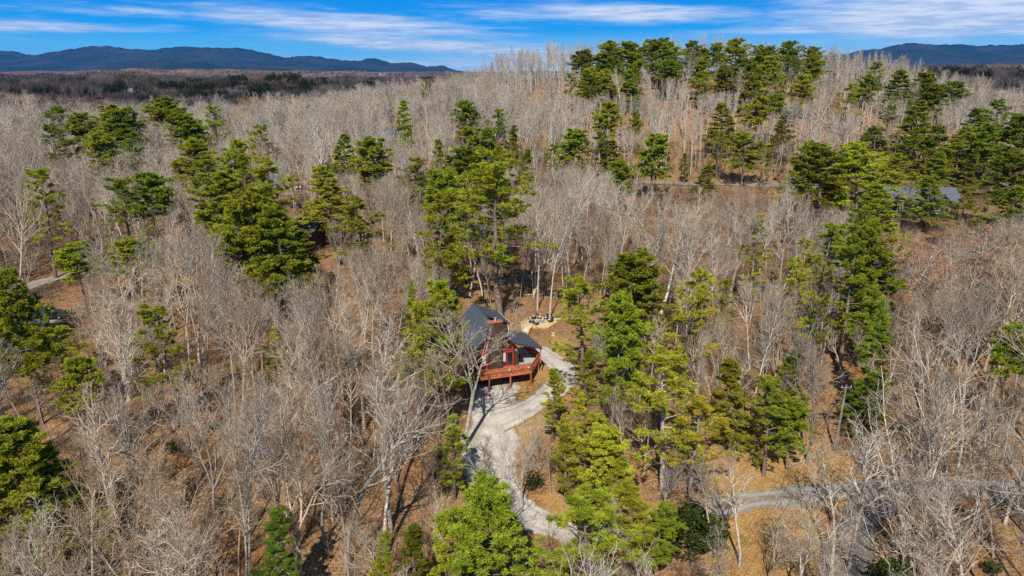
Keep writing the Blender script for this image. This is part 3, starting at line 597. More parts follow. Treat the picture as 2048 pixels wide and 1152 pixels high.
# evergreens: (x of the trunk, top y, crown width px, form, height m or -(y of the foot), tint, label)
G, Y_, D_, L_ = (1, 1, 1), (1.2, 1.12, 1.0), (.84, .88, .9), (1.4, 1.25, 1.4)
EV = [
 (72, 340, 62, 'open', 22, G, 'leaning pine with a thin one-sided crown among grey trunks above the forest road'),
 (113, 250, 58, 'open', 21, D_, 'small dark pine just outside the big clump of far pines'),
 (106, 215, 30, 'top', 21, D_, 'small flat-topped pine tip poking out beside the far pine clump'),
 (176, 228, 74, 'dome', 24, G, 'far clump pine with the outermost rounded crown'), (212, 214, 78, 'dome', 25, G, 'round-topped pine at the middle of the far clump'),
 (248, 218, 74, 'dome', 25, G, 'broad rounded pine on the inner side of the far clump'), (205, 268, 90, 'dome', 21, D_, 'lower pine filling the front of the far clump'),
 (262, 268, 70, 'open', 20, D_, 'ragged pine at the foot of the far clump'), (318, 206, 66, 'top', 25, G, 'tall pine behind the second far clump'),
 (350, 200, 68, 'top', 25, G, 'highest pine of the second far clump'), (358, 222, 66, 'dome', 24, Y_, 'yellow-green rounded pine in front of the second far clump'),
 (392, 228, 60, 'dome', 23, D_, 'dark pine at the shaded end of the second far clump'), (425, 213, 42, 'open', 24, G, 'narrow irregular pine standing apart beside the second far clump'),
 (507, 252, 58, 'open', 22, G, 'pine with a round tuft on top over a leaning lower crown'), (378, 284, 86, 'dome', 21, Y_, 'bright green pine between two pale leafless crowns'),
 (450, 281, 58, 'dome', 22, G, 'round pine joined to a larger pine below the tufted one'), (480, 296, 62, 'cone', 20, G, 'full pointed pine at the shoulder of the round one'),
 (545, 319, 92, 'open', 23, Y_, 'open yellow-green pine at the head of the clump hiding the brown cabin'), (246, 359, 84, 'open', 21, G, 'spreading pine with visible dark limbs among bare crowns'),
 (294, 350, 62, 'top', 20, D_, 'flat dark pine top beside the spreading pine'), (425, 352, 90, 'dome', 21, G, 'full pine behind the clump hiding the brown cabin'),
 (452, 400, 82, 'dome', 22, D_, 'dark dense pine at the outer end of the clump hiding the brown cabin'), (505, 388, 92, 'dome', 23, G, 'pine in the heart of the clump hiding the brown cabin'),
 (556, 402, 96, 'tier', 22, G, 'layered pine directly before the brown cabin roof'), (535, 452, 96, 'cone', 16, Y_, 'low bright pine at the foot of the clump hiding the brown cabin'),
 (590, 455, 66, 'tier', 14, G, 'small layered pine beside the deck of the brown cabin'),
 (663, 328, 92, 'tier', -490, G, 'shapely tiered pine standing alone uphill of the brown cabin'), (685, 267, 54, 'tier', 20, (.85, .85, 1), 'flat-topped tiered pine on a bare stem above the lone tiered pine'),
 (750, 278, 88, 'dome', 21, Y_, 'broad rounded yellow-green pine in the gap before the pale house'), (722, 394, 96, 'open', 19, G, 'spreading pine with a crooked stem below the lone tiered pine'),
 (813, 199, 38, 'tier', -345, G, 'slim spire-shaped pine standing alone before the beige hillside'),
 (881, 278, 54, 'cone', 19, D_, 'dark pointed pine hiding one end of the cream house'), (838, 316, 74, 'open', 19, G, 'loose pine downhill of the dark pointed one'),
 (880, 338, 84, 'dome', 19, G, 'pine with a wide low crown next to the tall white-limbed pine'),
 (934, 205, 44, 'top', 24, G, 'far pine with a small round tuft on a crooked stem'), (990, 220, 44, 'open', 23, G, 'ragged thin pine beside the tufted far pine'),
 (945, 258, 60, 'dome', 21, G, 'pine directly before the cream house wall'), (972, 252, 58, 'tier', 22, D_, 'dark tiered pine beside the cream house'),
 (1022, 250, 48, 'cone', 21, G, 'pointed pine at the outer end of the group by the cream house'), (1058, 300, 42, 'cone', 17, G, 'little pointed pine at the shoulder of the tall white-limbed pine'),
 (930, 300, 78, 'dome', 20, D_, 'shaded pine between the cream house and the tall white-limbed pine'),
 (1000, 298, 168, 'open', -640, Y_, 'tallest pine behind the cabin with a broad airy crown and whitish limbs'), (965, 335, 100, 'dome', 22, G, 'dense pine touching the broad airy one'),
 (868, 392, 88, 'open', 21, G, 'long-crowned pine that hangs low over the thicket behind the cabin'), (895, 425, 62, 'tier', 17, Y_, 'narrow tiered pine below the long-crowned one'),
 (1208, 205, 56, 'dome', 22, Y_, 'neat oval pine low on the wooded ridge'), (1150, 262, 60, 'dome', 19, D_, 'dark pine at the outer foot of the ridge'),
 (1192, 264, 70, 'open', 19, D_, 'thin pine between two darker ones at the foot of the ridge'), (1226, 280, 66, 'tier', 17, G, 'bushy pine at the inner foot of the ridge'),
 (1250, 322, 64, 'dome', 15, G, 'leaning bushy pine just above the lane'), (1304, 272, 56, 'dome', -398, D_, 'small dark pine alone on a bare stem beside the lane'),
 (1276, 226, 30, 'top', 18, G, 'tiny green pine tip among the bare ridge trees'), (1372, 306, 34, 'cone', 11, G, 'young pointed pine beside the lane'), (1412, 328, 62, 'tier', 12, D_, 'low spreading pine hiding part of the lane'),
 (1447, 205, 56, 'tier', 21, G, 'tiered pine at the outer end of the mid-slope group'), (1500, 193, 72, 'dome', 21, Y_, 'bright pine at the top of the mid-slope group'), (1545, 190, 40, 'top', 21, G, 'small flat pine crown next to the bright mid-slope pine'),
 (1440, 262, 74, 'open', 17, G, 'open pine at the bottom of the mid-slope group'), (1492, 268, 70, 'dome', 18, Y_, 'light green pine in the middle of the mid-slope group'), (1530, 282, 56, 'open', 16, G, 'airy pine at the lower end of the mid-slope group'),
 (1572, 220, 44, 'tier', 20, D_, 'thin dark tiered pine beside the white spreading tree'),
 (1608, 277, 84, 'tier', -432, Y_, 'tall layered pine growing at the end of the lane'), (1652, 296, 78, 'dome', 22, G, 'rounded pine joined to the layered one at the lane'),
 (1735, 290, 104, 'dome', 23, Y_, 'big domed bright pine before the grey-roofed house'), (1700, 262, 60, 'feather', 20, D_, 'soft dim evergreen behind the big domed pine'),
 (1695, 168, 52, 'open', 22, Y_, 'crooked pine on the far shoulder of the ridge'), (1722, 157, 44, 'top', 22, G, 'pine tuft beside the crooked pine'), (1745, 126, 44, 'open', 22, D_, 'highest pine on the falling end of the ridge'),
 (1805, 137, 76, 'tier', 24, D_, 'dark spreading pine where the ridge meets the far forest'), (1845, 146, 54, 'dome', 23, D_, 'dark round pine behind the spreading one at the end of the ridge'),
 (1868, 172, 56, 'dome', 22, D_, 'globe-shaped dark pine below the spreading one'), (1902, 165, 46, 'top', 22, D_, 'flat dark pine crown near the far forest'),
 (1845, 200, 62, 'tier', 24, G, 'conical dark pine rising over the grey-roofed house'), (1870, 246, 120, 'tier', 20.5, D_, 'huge dark layered pine above the grey roof'), (1800, 252, 60, 'feather', 20, D_, 'dim evergreen beside the huge layered pine'),
 (1955, 215, 90, 'tier', 23, D_, 'dark layered pine uphill beyond the grey-roofed house'), (2012, 202, 96, 'open', 25, D_, 'tall dark pine at the edge of the wood past the grey roof'), (2050, 228, 80, 'dome', 24, D_, 'dark pine at the very edge past the grey roof'),
 (1945, 290, 90, 'feather', 15, D_, 'soft dark evergreen against the end of the grey roof'), (2005, 310, 96, 'tier', 14, G, 'broad pine overhanging the end of the grey-roofed house'),
 (1760, 366, 100, 'tier', 18, G, 'layered pine in front of the grey-roofed house'), (1722, 420, 80, 'open', 15, G, 'smaller open pine below the layered one by the grey-roofed house'), (1820, 345, 70, 'open', 14, Y_, 'thin pine crossing the middle of the grey roof'), (1868, 350, 80, 'tier', 15, G, 'layered pine before the gabled wing of the grey-roofed house'), (1940, 375, 74, 'open', 15, G, 'open pine screening the end windows of the grey-roofed house'),
 (1516, 432, 46, 'cone', 17, G, 'narrow pointed pine among bare trees below the lane'), (1625, 450, 118, 'open', -665, G, 'umbrella-crowned pine with see-through layers on a tall stem'),
 (1780, 448, 92, 'dome', 21, G, 'rounded dark green pine beside the orange-leaved oak'), (1716, 470, 84, 'open', 20, D_, 'airy pine beside the rounded dark green one'), (1742, 520, 70, 'tier', 16, G, 'drooping layered pine under the airy one'),
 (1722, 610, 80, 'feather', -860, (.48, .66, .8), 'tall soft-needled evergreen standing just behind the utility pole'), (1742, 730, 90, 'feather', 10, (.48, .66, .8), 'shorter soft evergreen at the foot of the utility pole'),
 (1583, 690, 66, 'cone', 14, G, 'pointed pine on the bank above the lower road'), (1548, 760, 84, 'open', 12, G, 'bushy pine low on the bank above the lower road'), (1590, 800, 62, 'dome', 9, D_, 'small round pine at the top edge of the grassy bank'),
 (1480, 700, 76, 'feather', 13, Y_, 'pale feathery evergreen between the white-limbed pine and the bank'), (1520, 880, 60, 'cone', 4, D_, 'low pine bush at the lip of the grassy bank'),
 (1245, 503, 116, 'dome', -735, D_, 'large dark pine with a high domed crown uphill of the turnaround'), (1165, 556, 108, 'open', -800, G, 'pine with a long open crown beside the fire pit'),
 (1275, 590, 96, 'dome', 20, G, 'pine under the large domed one'), (1232, 640, 80, 'open', 17, D_, 'shaded lower pine behind the white-stemmed sapling'), (1385, 541, 88, 'open', 19, L_, 'pale yellow-green pine standing free in the bare thicket'),
 (1105, 733, 70, 'cone', -885, L_, 'young light green pine in front of the turnaround'), (1145, 790, 66, 'cone', -935, L_, 'young pine just below the light green one'),
 (1172, 830, 88, 'open', 10.5, Y_, 'bushy young pine in the thick row along the drive'), (1215, 848, 82, 'dome', 10.5, L_, 'light round young pine at the end of the row along the drive'), (1135, 860, 66, 'cone', 9, L_, 'small young pine on the drive side of the thick row'),
 (1235, 905, 70, 'cone', 8.5, Y_, 'thin young pine behind the front pines'),
 (1325, 712, 176, 'open', -985, (1.15, 1.1, 1.1), 'big white-limbed pine with a long bare stem by the lower road'), (1395, 790, 104, 'open', 13, (1.5, 1.15, 1.0), 'yellowish drooping pine leaning out from the white-limbed pine'),
 (1280, 958, 82, 'cone', 12, Y_, 'slim pine on a dark stem between drive and lower road'), (1310, 1010, 64, 'dome', 9, D_, 'low pine behind the slim dark-stemmed one'),
 (1185, 972, 182, 'open', 17, G, 'large blue-green pine beside the bend of the drive at the front'), (940, 968, 138, 'dome', 17.5, G, 'large dense pine at the front on the downhill side of the drive'), (885, 1040, 60, 'open', 14, Y_, 'pine leaning on the large dense front pine'),
 (908, 822, 62, 'cone', -1000, G, 'narrow columnar pine at the edge of the gravel drive'),
 (868, 572, 80, 'dome', 20, G, 'dark green pine crowding the roof of the cabin'), (833, 610, 72, 'open', 17, G, 'pine with low boughs on the downhill side of the cabin'), (812, 560, 30, 'cone', 14, Y_, 'thin pine sprig above the cabin pine'),
 (545, 638, 34, 'cone', 12, G, 'small pine almost buried in the bare thicket'), (305, 618, 88, 'open', 17, G, 'bright pine with separate tufts in the bare thicket past the parked car'),
 (22, 540, 76, 'dome', 21, D_, 'dark rounded pine at the picture edge above the dark roof'), (82, 606, 66, 'open', -790, G, 'ragged pine leaning before the parked car'), (112, 650, 80, 'open', 13, Y_, 'low ragged pine under the leaning one by the parked car'),
 (150, 720, 56, 'top', 14, Y_, 'pine with a few small bright tufts in the shade'), (75, 846, 190, 'tier', -1190, D_, 'big dark spreading pine with a straight stem at the front corner'), (10, 900, 60, 'open', 16, D_, 'dark pine behind the big spreading one at the front corner'),
 (150, 490, 64, 'top', 13, Y_, 'low yellowish evergreen over the forest road'), (265, 478, 72, 'top', 14, Y_, 'low evergreen tufts behind the pale forked tree by the forest road'),
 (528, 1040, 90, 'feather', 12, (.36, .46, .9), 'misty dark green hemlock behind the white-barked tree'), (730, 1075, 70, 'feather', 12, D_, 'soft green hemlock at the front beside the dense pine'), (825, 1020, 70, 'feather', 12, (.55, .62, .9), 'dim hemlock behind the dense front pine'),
 (1455, 560, 34, 'open', 12, D_, 'small shaded pine between bare crowns'), (1640, 590, 40, 'open', 12, D_, 'shaded understorey pine below the umbrella-crowned one'),
 (2035, 650, 60, 'top', 15, D_, 'dark evergreen tuft at the picture edge uphill of the great bare clump'), (848, 168, 22, 'top', 20, G, 'tiny pine crown far off among the beige trees'),
]
RIDGE = [(1160, 104, 40), (1180, 100, 46), (1213, 86, 52), (1243, 84, 48), (1272, 88, 46), (1297, 80, 50), (1325, 80, 46), (1352, 84, 44), (1386, 84, 40), (1408, 98, 46), (1435, 88, 50), (1474, 77, 54), (1516, 92, 40), (1522, 108, 50), (1553, 95, 34), (1583, 82, 52), (1628, 96, 36)]
ORD = ['first', 'second', 'third', 'fourth', 'fifth', 'sixth', 'seventh', 'eighth', 'ninth', 'tenth', 'eleventh', 'twelfth', 'thirteenth', 'fourteenth', 'fifteenth', 'sixteenth', 'seventeenth']
for i, (px, yt, wp) in enumerate(RIDGE):
    EV.append((px, yt, wp*(1.3+.4*((i*7) % 5)/4), ('dome', 'dome', 'dome', 'dome', 'top')[i % 5] if i not in (13,) else 'tier', 0, D_, 'ridge-top pine against the sky, %s along the row from the mountain-range end' % ORD[i]))
EV += [(1172, 138, 50, 'tier', 20, Y_, 'yellow-green tiered pine just under the ridge-top row'), (1146, 148, 34, 'open', 17, D_, 'small dark pine at the outer end under the ridge-top row'),
       (1330, 122, 60, 'top', 20, D_, 'pine filling the ridge-top row from behind the pale poplars'), (1230, 118, 56, 'top', 20, D_, 'second-row pine under the ridge-top crowns'),
       (1480, 118, 56, 'dome', 20, D_, 'lower pine under the tallest ridge-top crown')]
SEC = [(1205, 112, 60), (1262, 108, 64), (1300, 104, 60), (1350, 112, 56), (1404, 122, 54), (1440, 116, 60), (1500, 122, 60), (1545, 120, 60), (1590, 122, 56), (1190, 132, 52), (1628, 124, 44), (1275, 132, 50)]
for i, (px, yt, wp) in enumerate(SEC):
    EV.append((px, yt-4+8*math.sin(i*2.3), wp*1.5, ('dome', 'dome', 'open')[i % 3], 20, (D_, G)[i % 2], 'pine of the second ridge row, %s from the mountain-range end, below the skyline crowns' % ORD[i]))
for i, (px, yt, wp) in enumerate([(1180, 150, 50), (1222, 140, 54), (1256, 136, 50), (1410, 142, 46), (1455, 138, 52), (1512, 142, 50), (1560, 146, 46), (1602, 150, 44)]):
    EV.append((px, yt, wp, ('open', 'dome', 'tier')[i % 3], 20, (G, Y_)[i % 2], 'pine half-way below the ridge crest, %s of its loose row from the mountain-range end' % ORD[i]))
EV += [(1785, 310, 60, 'dome', 14.5, G, 'full dark pine between the domed pine and the grey roof'), (1925, 250, 90, 'tier', 20, G, 'layered pine behind the middle of the grey roof'), (1985, 250, 84, 'dome', 21, D_, 'round dark pine over the far end of the grey roof'),
       (1880, 300, 60, 'tier', 14, D_, 'shaded pine touching the grey roof ridge'), (2040, 310, 90, 'dome', 20, D_, 'dark mass of pine at the picture edge behind the gravel pad'), (2030, 370, 70, 'tier', 14, D_, 'low dark pine right behind the gravel pad'),
       (1760, 250, 70, 'tier', 19, D_, 'dim tiered pine low on the ridge over the big domed pine'), (1670, 350, 70, 'tier', 14, G, 'low layered pine at the end of the lane'), (1780, 210, 50, 'open', 19, D_, 'thin dark pine halfway down the end of the ridge'),
       (1100, 290, 46, 'open', 14, D_, 'faint small pine in the bare wood uphill of the tall airy pine'), (640, 395, 40, 'cone', 10, G, 'small pine below the red-roofed shed'), (405, 320, 70, 'open', 19, G, 'thin pine linking two clumps above the brown cabin'),
       (1605, 520, 60, 'open', 17, G, 'light pine under the edge of the umbrella-crowned pine'), (1330, 640, 60, 'cone', 11, Y_, 'young pine above the white-limbed pine'), (1170, 700, 50, 'cone', 9, G, 'small pine at the uphill side of the turnaround')]
pn = 0; PV = []
for (px, yt, wp, form, H, tint, lab) in EV:
    if H < 0:                                             # foot given
        x, y = at(px, -H); z = gz(x, y)
        d = ray(px, yt); s = y/d[1]; H = CZ+s*d[2]-z
    elif H == 0:
        y = 385+14*math.sin(px*.05); d = ray(px, yt); s = y/d[1]; x = s*d[0]; z = gz(x, y); H = CZ+s*d[2]-z
    else:
        x, y = spot_for(px, yt, H); z = gz(x, y)
    k = pn % PF[form]; pn += 1
    dist = math.sqrt(x*x+y*y+(CZ-z-H*.7)**2)
    Rw = wp*.58/F*dist; sz = H/24; sx = min(max(Rw/PREF[(form, k)], sz*.45), sz*2.0)
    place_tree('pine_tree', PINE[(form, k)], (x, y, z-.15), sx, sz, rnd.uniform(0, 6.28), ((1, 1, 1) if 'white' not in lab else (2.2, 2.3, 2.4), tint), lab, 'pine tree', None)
    OCC.append((x, y, min(Rw*.45, 2.2)))
    cbf = {'dome': .38, 'open': .36, 'tier': .26, 'cone': .16, 'feather': .10, 'top': .60}[form]
    uu, va = proj(x, y, z+H); PV.append((uu, proj(x, y, z+H*(cbf+.12*(1-cbf)))[1], wp*.5, y, va))

# leafless trees the photograph singles out: (x, top y, foot y or height, form, width factor, tint, label)
P_, W_, B_, T_ = (1.1, 1.09, 1.07), (1.32, 1.34, 1.36), (.85, .8, .76), (1.1, .98, .82)
BT = [
 (1420, 905, -1110, 'forest', 2, 1.0, P_, 'fine grey tree beside the hedge-like dark bush'), (1560, 1010, 9, 'spreading', 0, 1.0, P_, 'low wide bare tree on the grass below the road'), (1690, 1040, 11, 'clump', 1, 1.1, P_, 'many-stemmed grey tree arching over the shaded paved road'),
 (893, 650, -870, 'forest', 4, 1.2, P_, 'grey leafless tree just downhill of the pale one before the cabin roof'), (1045, 812, -1010, 'spreading', 1, .8, P_, 'fine-branched leafless tree on the inner edge of the drive'),
 (926, 590, -905, 'forked', 3, 1.15, (.95, .93, .92), 'pale leafless tree whose limbs cross the cabin roof and deck'), (1035, 830, 17.5, 'slender', 1, 1.2, P_, 'slender leafless tree standing in front of the gravel drive'),
 (388, 975, 15, 'forked', 1, .95, (1.6, 1.65, 1.7), 'white-barked leafless tree at the front'), (345, 915, 16.5, 'budding', 0, 1.15, T_, 'broad tree covered in tan buds behind the white-barked one'),
 (1885, 790, 19.5, 'giant', 0, 1.35, P_, 'huge many-stemmed leafless tree beside the shaded road'), (1960, 655, 20, 'clump', 1, 1.2, P_, 'pale many-stemmed tree behind the huge one'),
 (1610, 170, -345, 'clump', 0, 1.25, W_, 'whitish fan-shaped leafless tree above the end of the lane'), (1930, 440, 21, 'oak', 0, 1.4, G, 'oak still holding orange leaves beside the grey-roofed house'),
 (1860, 470, 16, 'oak', 0, .9, G, 'smaller orange-leaved oak next to the larger one'), (480, 185, 22, 'budding', 0, .9, (1.15, 1.0, .7), 'round tan-yellow budding tree on the far edge of the wood'),
 (185, 290, 22, 'forked', 0, 1.2, P_, 'pale forked tree in front of the far pine clump'), (215, 540, 19, 'clump', 0, 1.3, P_, 'pale vase-shaped tree beside the parked car'), (255, 460, 20, 'forked', 2, 1.0, (1.2, 1.25, 1.1), 'greenish-grey forked tree over the forest road'),
 (760, 640, 24, 'slender', 0, 1.1, P_, 'tall pale tree in the thicket below the cabin roof pine'), (660, 690, 24, 'forest', 0, 1.0, P_, 'straight pale tree in the middle of the thicket below the brown cabin'),
 (570, 850, 19, 'forked', 2, 1.1, P_, 'pale leaning tree in the orange leaf slope'), (750, 780, 19, 'forest', 2, 1.0, W_, 'whitish tree on the orange slope across from the drive'),
 (1075, 395, -620, 'slender', 2, 1.0, P_, 'tall straight grey tree rising behind the fire pit'), (1100, 440, -640, 'slender', 3, .9, P_, 'slim pole-like tree just behind the fire pit deck'), (1130, 420, -625, 'slender', 0, .9, P_, 'slim grey tree uphill of the fire pit chairs'),
 (1040, 470, -600, 'slender', 1, .8, P_, 'thin straight tree behind the cabin ridge'), (965, 430, -600, 'forest', 1, .9, P_, 'grey tree standing behind the cabin roof'), (940, 400, -590, 'forest', 3, .9, P_, 'taller pale tree behind the cabin under the airy pine'),
 (1180, 335, -520, 'forest', 0, 1.2, P_, 'broad grey tree before the far lane'), (1240, 340, -525, 'spreading', 1, 1.0, P_, 'wide-limbed grey tree before the far lane'), (820, 350, -530, 'forked', 1, 1.0, W_, 'pale V-shaped tree beside the long-crowned pine'),
 (1215, 640, -800, 'forest', 2, 1.0, W_, 'small white-stemmed tree uphill of the turnaround'), (1480, 380, 21, 'forked', 1, 1.1, P_, 'pale forked tree standing over the lane'), (1400, 420, 21, 'forest', 3, 1.1, P_, 'dense grey crown below the lane'),
 (1330, 410, 21, 'forest', 1, 1.1, P_, 'grey-beige crown between lane and fire pit'), (1650, 640, 18, 'spreading', 0, .9, (.5, .45, .42), 'dark crooked leafless tree above the grassy bank'), (1745, 830, 17, 'slender', 2, 1.2, P_, 'tall slim tree between the utility pole and the huge tree'),
 (1700, 900, 14, 'forest', 0, 1.1, P_, 'pale tree leaning over the shaded road'), (1500, 930, 11.5, 'forest', 2, 1.2, P_, 'low arching tree below the road on the grass'), (1310, 130, 26, 'slender', 3, .9, P_, 'pale poplar rising into the ridge-top pines'),
 (1370, 95, 30, 'slender', 0, 1.0, (1.15, 1.1, 1.0), 'tallest pale poplar on the ridge'), (1250, 130, 25, 'slender', 1, .9, (1.3, 1.3, 1.1), 'greenish pale poplar on the ridge'), (1475, 130, 24, 'slender', 2, .9, P_, 'straight pale poplar under the tallest ridge pine'),
 (1650, 105, 22, 'forest', 0, 1.1, P_, 'bare tree closing the ridge-top row'), (1740, 240, 15, 'spreading', 1, .7, (.45, .4, .4), 'dark dead tree with broken limbs on the ridge slope'),
 (300, 770, 18, 'forest', 1, 1.1, P_, 'grey tree on the shaded slope beyond the big corner pine'), (1340, 880, 9, 'spreading', 0, .9, P_, 'low grey tree under the white-limbed pine'), (560, 225, 21, 'spreading', 0, 1.0, W_, 'whitish spreading tree on the far slope'),
 (580, 260, 20, 'forked', 0, 1.1, W_, 'white forked tree uphill of the brown cabin'), (710, 560, 20, 'forest', 2, 1.0, P_, 'grey tree beside the deck end of the brown cabin'), (1850, 880, 16, 'clump', 0, 1.0, P_, 'many-stemmed grey tree in front of the huge one'),
 (1620, 1000, 12, 'forked', 2, 1.1, P_, 'forked tree leaning over the shaded road junction'), (110, 300, 22, 'forest', 0, 1.1, P_, 'grey tree behind the forest road'), (2010, 760, 17, 'forest', 3, 1.2, P_, 'grey crown at the picture edge behind the huge tree'),
]
nb_ = 0
for (px, yt, H, form, k, wf, tint, lab) in BT:
    if H < 0:
        x, y = at(px, -H); z = gz(x, y); d = ray(px, yt); s = y/d[1]; H = CZ+s*d[2]-z
    else: x, y = spot_for(px, yt, H); z = gz(x, y)
    s = H/20
    place_tree('bare_tree', BARE[(form, k)], (x, y, z-.2), s*wf, s, rnd.uniform(0, 6.28) if form not in ('giant',) else .4, (tint, tuple(.5+.5*c if max(tint) < 1.6 else c*.8 for c in tint)), lab, 'tree')
    OCC.append((x, y, 2.6)); nb_ += 1
    u_, v_ = proj(x, y, z+H); PV.append((u_, proj(x, y, z+H*.55)[1], 14, y, v_))

# the rest of the leafless wood
ZONES = [(1655, 765, 1690, 900), (915, 605, 1150, 800), (935, 780, 1075, 985), (1430, 885, 1690, 1040), (1040, 620, 1110, 700), (575, 425, 650, 520), (1765, 335, 1965, 432), (1285, 352, 1560, 378), (55, 560, 135, 650), (1060, 700, 1150, 780)]
CLEAR = [(-3, 99, 13), (7, 119, 9), (10, 98, 9)]
BRx = [(x, y) for (px, py) in ((600, 500), (1850, 430), (930, 318), (20, 660), (790, 285)) for x, y in [at(px, py)]]
RD = np.concatenate([o[::3] for o in ROADS])
def clear_of(x, y, pad=2.0):
    if np.min(np.hypot(RD[:, 0]-x, RD[:, 1]-y)-RD[:, 2]) < pad: return False
    if any(math.hypot(x-a, y-b) < r for a, b, r in CLEAR): return False
    if math.hypot(x-BRx[0][0], y-BRx[0][1]) < 7 or math.hypot(x-BRx[1][0], y-BRx[1][1]) < 15 or math.hypot(x-BRx[2][0], y-BRx[2][1]) < 8 or math.hypot(x-BRx[3][0], y-BRx[3][1]) < 8: return False
    return True
GP = [[at(*p) for p in g] for g in (GRASS[0], GRASS[1], GRASS[2])]
def hides(x, y, z, H, wd, strict=True):
    """would a tree here stand before one of the open places?"""
    u0, vt = proj(x, y, z+H*.93); u1, vb = proj(x, y, z)
    hw = wd/y*F*.55
    for i, (a, b, c, d) in enumerate(ZONES):
        if vb > b+6 and vt < d and max(abs(u0-(a+c)/2)-(c-a)/2, 0) < hw: return True
    return False
def capped(x, y, z, H, wf=.14):
    """height a leafless tree may reach here without smothering an evergreen crown behind it"""
    u0, vt = proj(x, y, z+H*.97); hw = wf*H/y*F; lim = vt
    for (u, vb, w_, yp, va) in PV:
        if y < yp-1.5 and abs(u0-u) < w_*.9+hw*.75 and va-40 < vb and vt < vb: lim = max(lim, min(vb, va+(vb-va)*.9))
    if lim <= vt: return H
    f = (lim-576)/F                                   # height whose top projects to lim
    c, s_ = math.cos(PITCH), math.sin(PITCH)
    dz = -(y*(f*c+s_))/(c-f*s_)
    return (dz+CZ-z)/.97
rg = random.Random(12); cand = []
yy = 27.0
while yy < 345:
    sp = 4.8 if yy < 130 else 5.6 if yy < 240 else 5.7; half = .74*yy+14; xx = -half
    while xx < half:
        x = xx+rg.uniform(-2.6, 2.6); y = yy+rg.uniform(-2.6, 2.6); xx += sp
        if rg.random() < .08: continue
        form = rg.choices(['slender', 'forest', 'forked', 'spreading', 'clump'], [40, 36, 13, 4, 7] if yy < 240 or x < 20 else [80, 18, 4, 0, 2])[0]
        H = (rg.gauss(20.0, 3.0) if y < 110 else rg.gauss(22.5, 2.6)) if rg.random() > .25 else rg.gauss(11.5, 2.2)
        H = min(max(H, 7), 27)
        if y > 240 and x > 20 and H > 12: H = rg.uniform(19, 27)
        z = gz(x, y)
        if not clear_of(x, y): continue
        if any(bool(inpoly(np.array([x]), np.array([y]), g)[0]) for g in GP): continue
        if hides(x, y, z, H, H*.30):
            H = rg.uniform(5, 8)
            if rg.random() < .35 or hides(x, y, z, H, H*.3): continue
        if any((x-a)**2+(y-b)**2 < r*r for a, b, r in OCC): continue
        H = capped(x, y, z, H)
        if H < 5: continue
        if H < 9: form = rg.choice(['slender', 'slender', 'forest'])
        cand.append((x, y, z, H, form, rg.randrange(FORMS[form]), rg.uniform(0, 6.28), rg.uniform(.62, .98), rg.random()))
    yy += sp
def region(x, y):
    if y < 52: return ('at the front below the leaf slope' if x < -14 else 'at the front below the drive' if x < 12 else 'at the front below the lower road')
    if y < 82:
        return ('on the leaf slope by the corner pine' if x < -38 else 'on the leaf slope below the bare thicket' if x < -20 else 'on the leaf slope next to the drive' if x < 0 else
                'between the drive and the white-limbed pine' if x < 17 else 'on the bank above the lower road' if x < 32 else 'beyond the utility pole')
    if y < 112:
        return ('near the parked car and dark roof' if x < -55 else 'between the parked car and the brown cabin' if x < -32 else 'in the thicket downhill of the cabin' if x < -8 else
                'beside the turnaround' if x < 24 else 'under the umbrella-crowned pine' if x < 45 else 'uphill of the huge many-stemmed tree')
    if y < 150: return ('along the forest road' if x < -50 else 'in front of the brown cabin' if x < -25 else 'uphill of the cabin' if x < 5 else 'uphill of the fire pit' if x < 30 else 'downhill of the far lane')
    return 'between the brown cabin and the lane'
def vis(c):
    x, y, z, H = c[:4]; u, v = proj(x, y, z+H*.75)
    return -60 < u < 2108 and v < 1150
cand.sort(key=lambda c: -(c[3]/math.hypot(c[1], 25))*(1 if vis(c) else 0.01))
NIND = 300-nb_
TINTS = [('pale grey', (1.12, 1.1, 1.07)), ('beige', (1.08, .99, .88)), ('brownish', (.80, .72, .66)), ('ashy', (.92, .92, .92))]
WORD = {'slender': 'slim straight', 'forest': 'upright', 'forked': 'forked', 'spreading': 'wide-spreading', 'clump': 'many-stemmed'}
def nm_size(H): return 'young ' if H < 12 else 'tall ' if H > 20 else ''
for c in cand[:NIND]:
    x, y, z, H, form, k, rz, wf, q = c; tn, tint = TINTS[int(q*7) % 4]; s = H/20
    lab = '%s%s %s leafless tree %s' % (nm_size(H), WORD[form], tn, region(x, y))
    place_tree('bare_tree', BARE[(form, k)], (x, y, z-.2), s*wf, s, rz, (tint, tint), lab, 'tree', '%s%s %s leafless trees %s' % (nm_size(H), WORD[form], tn, region(x, y)))

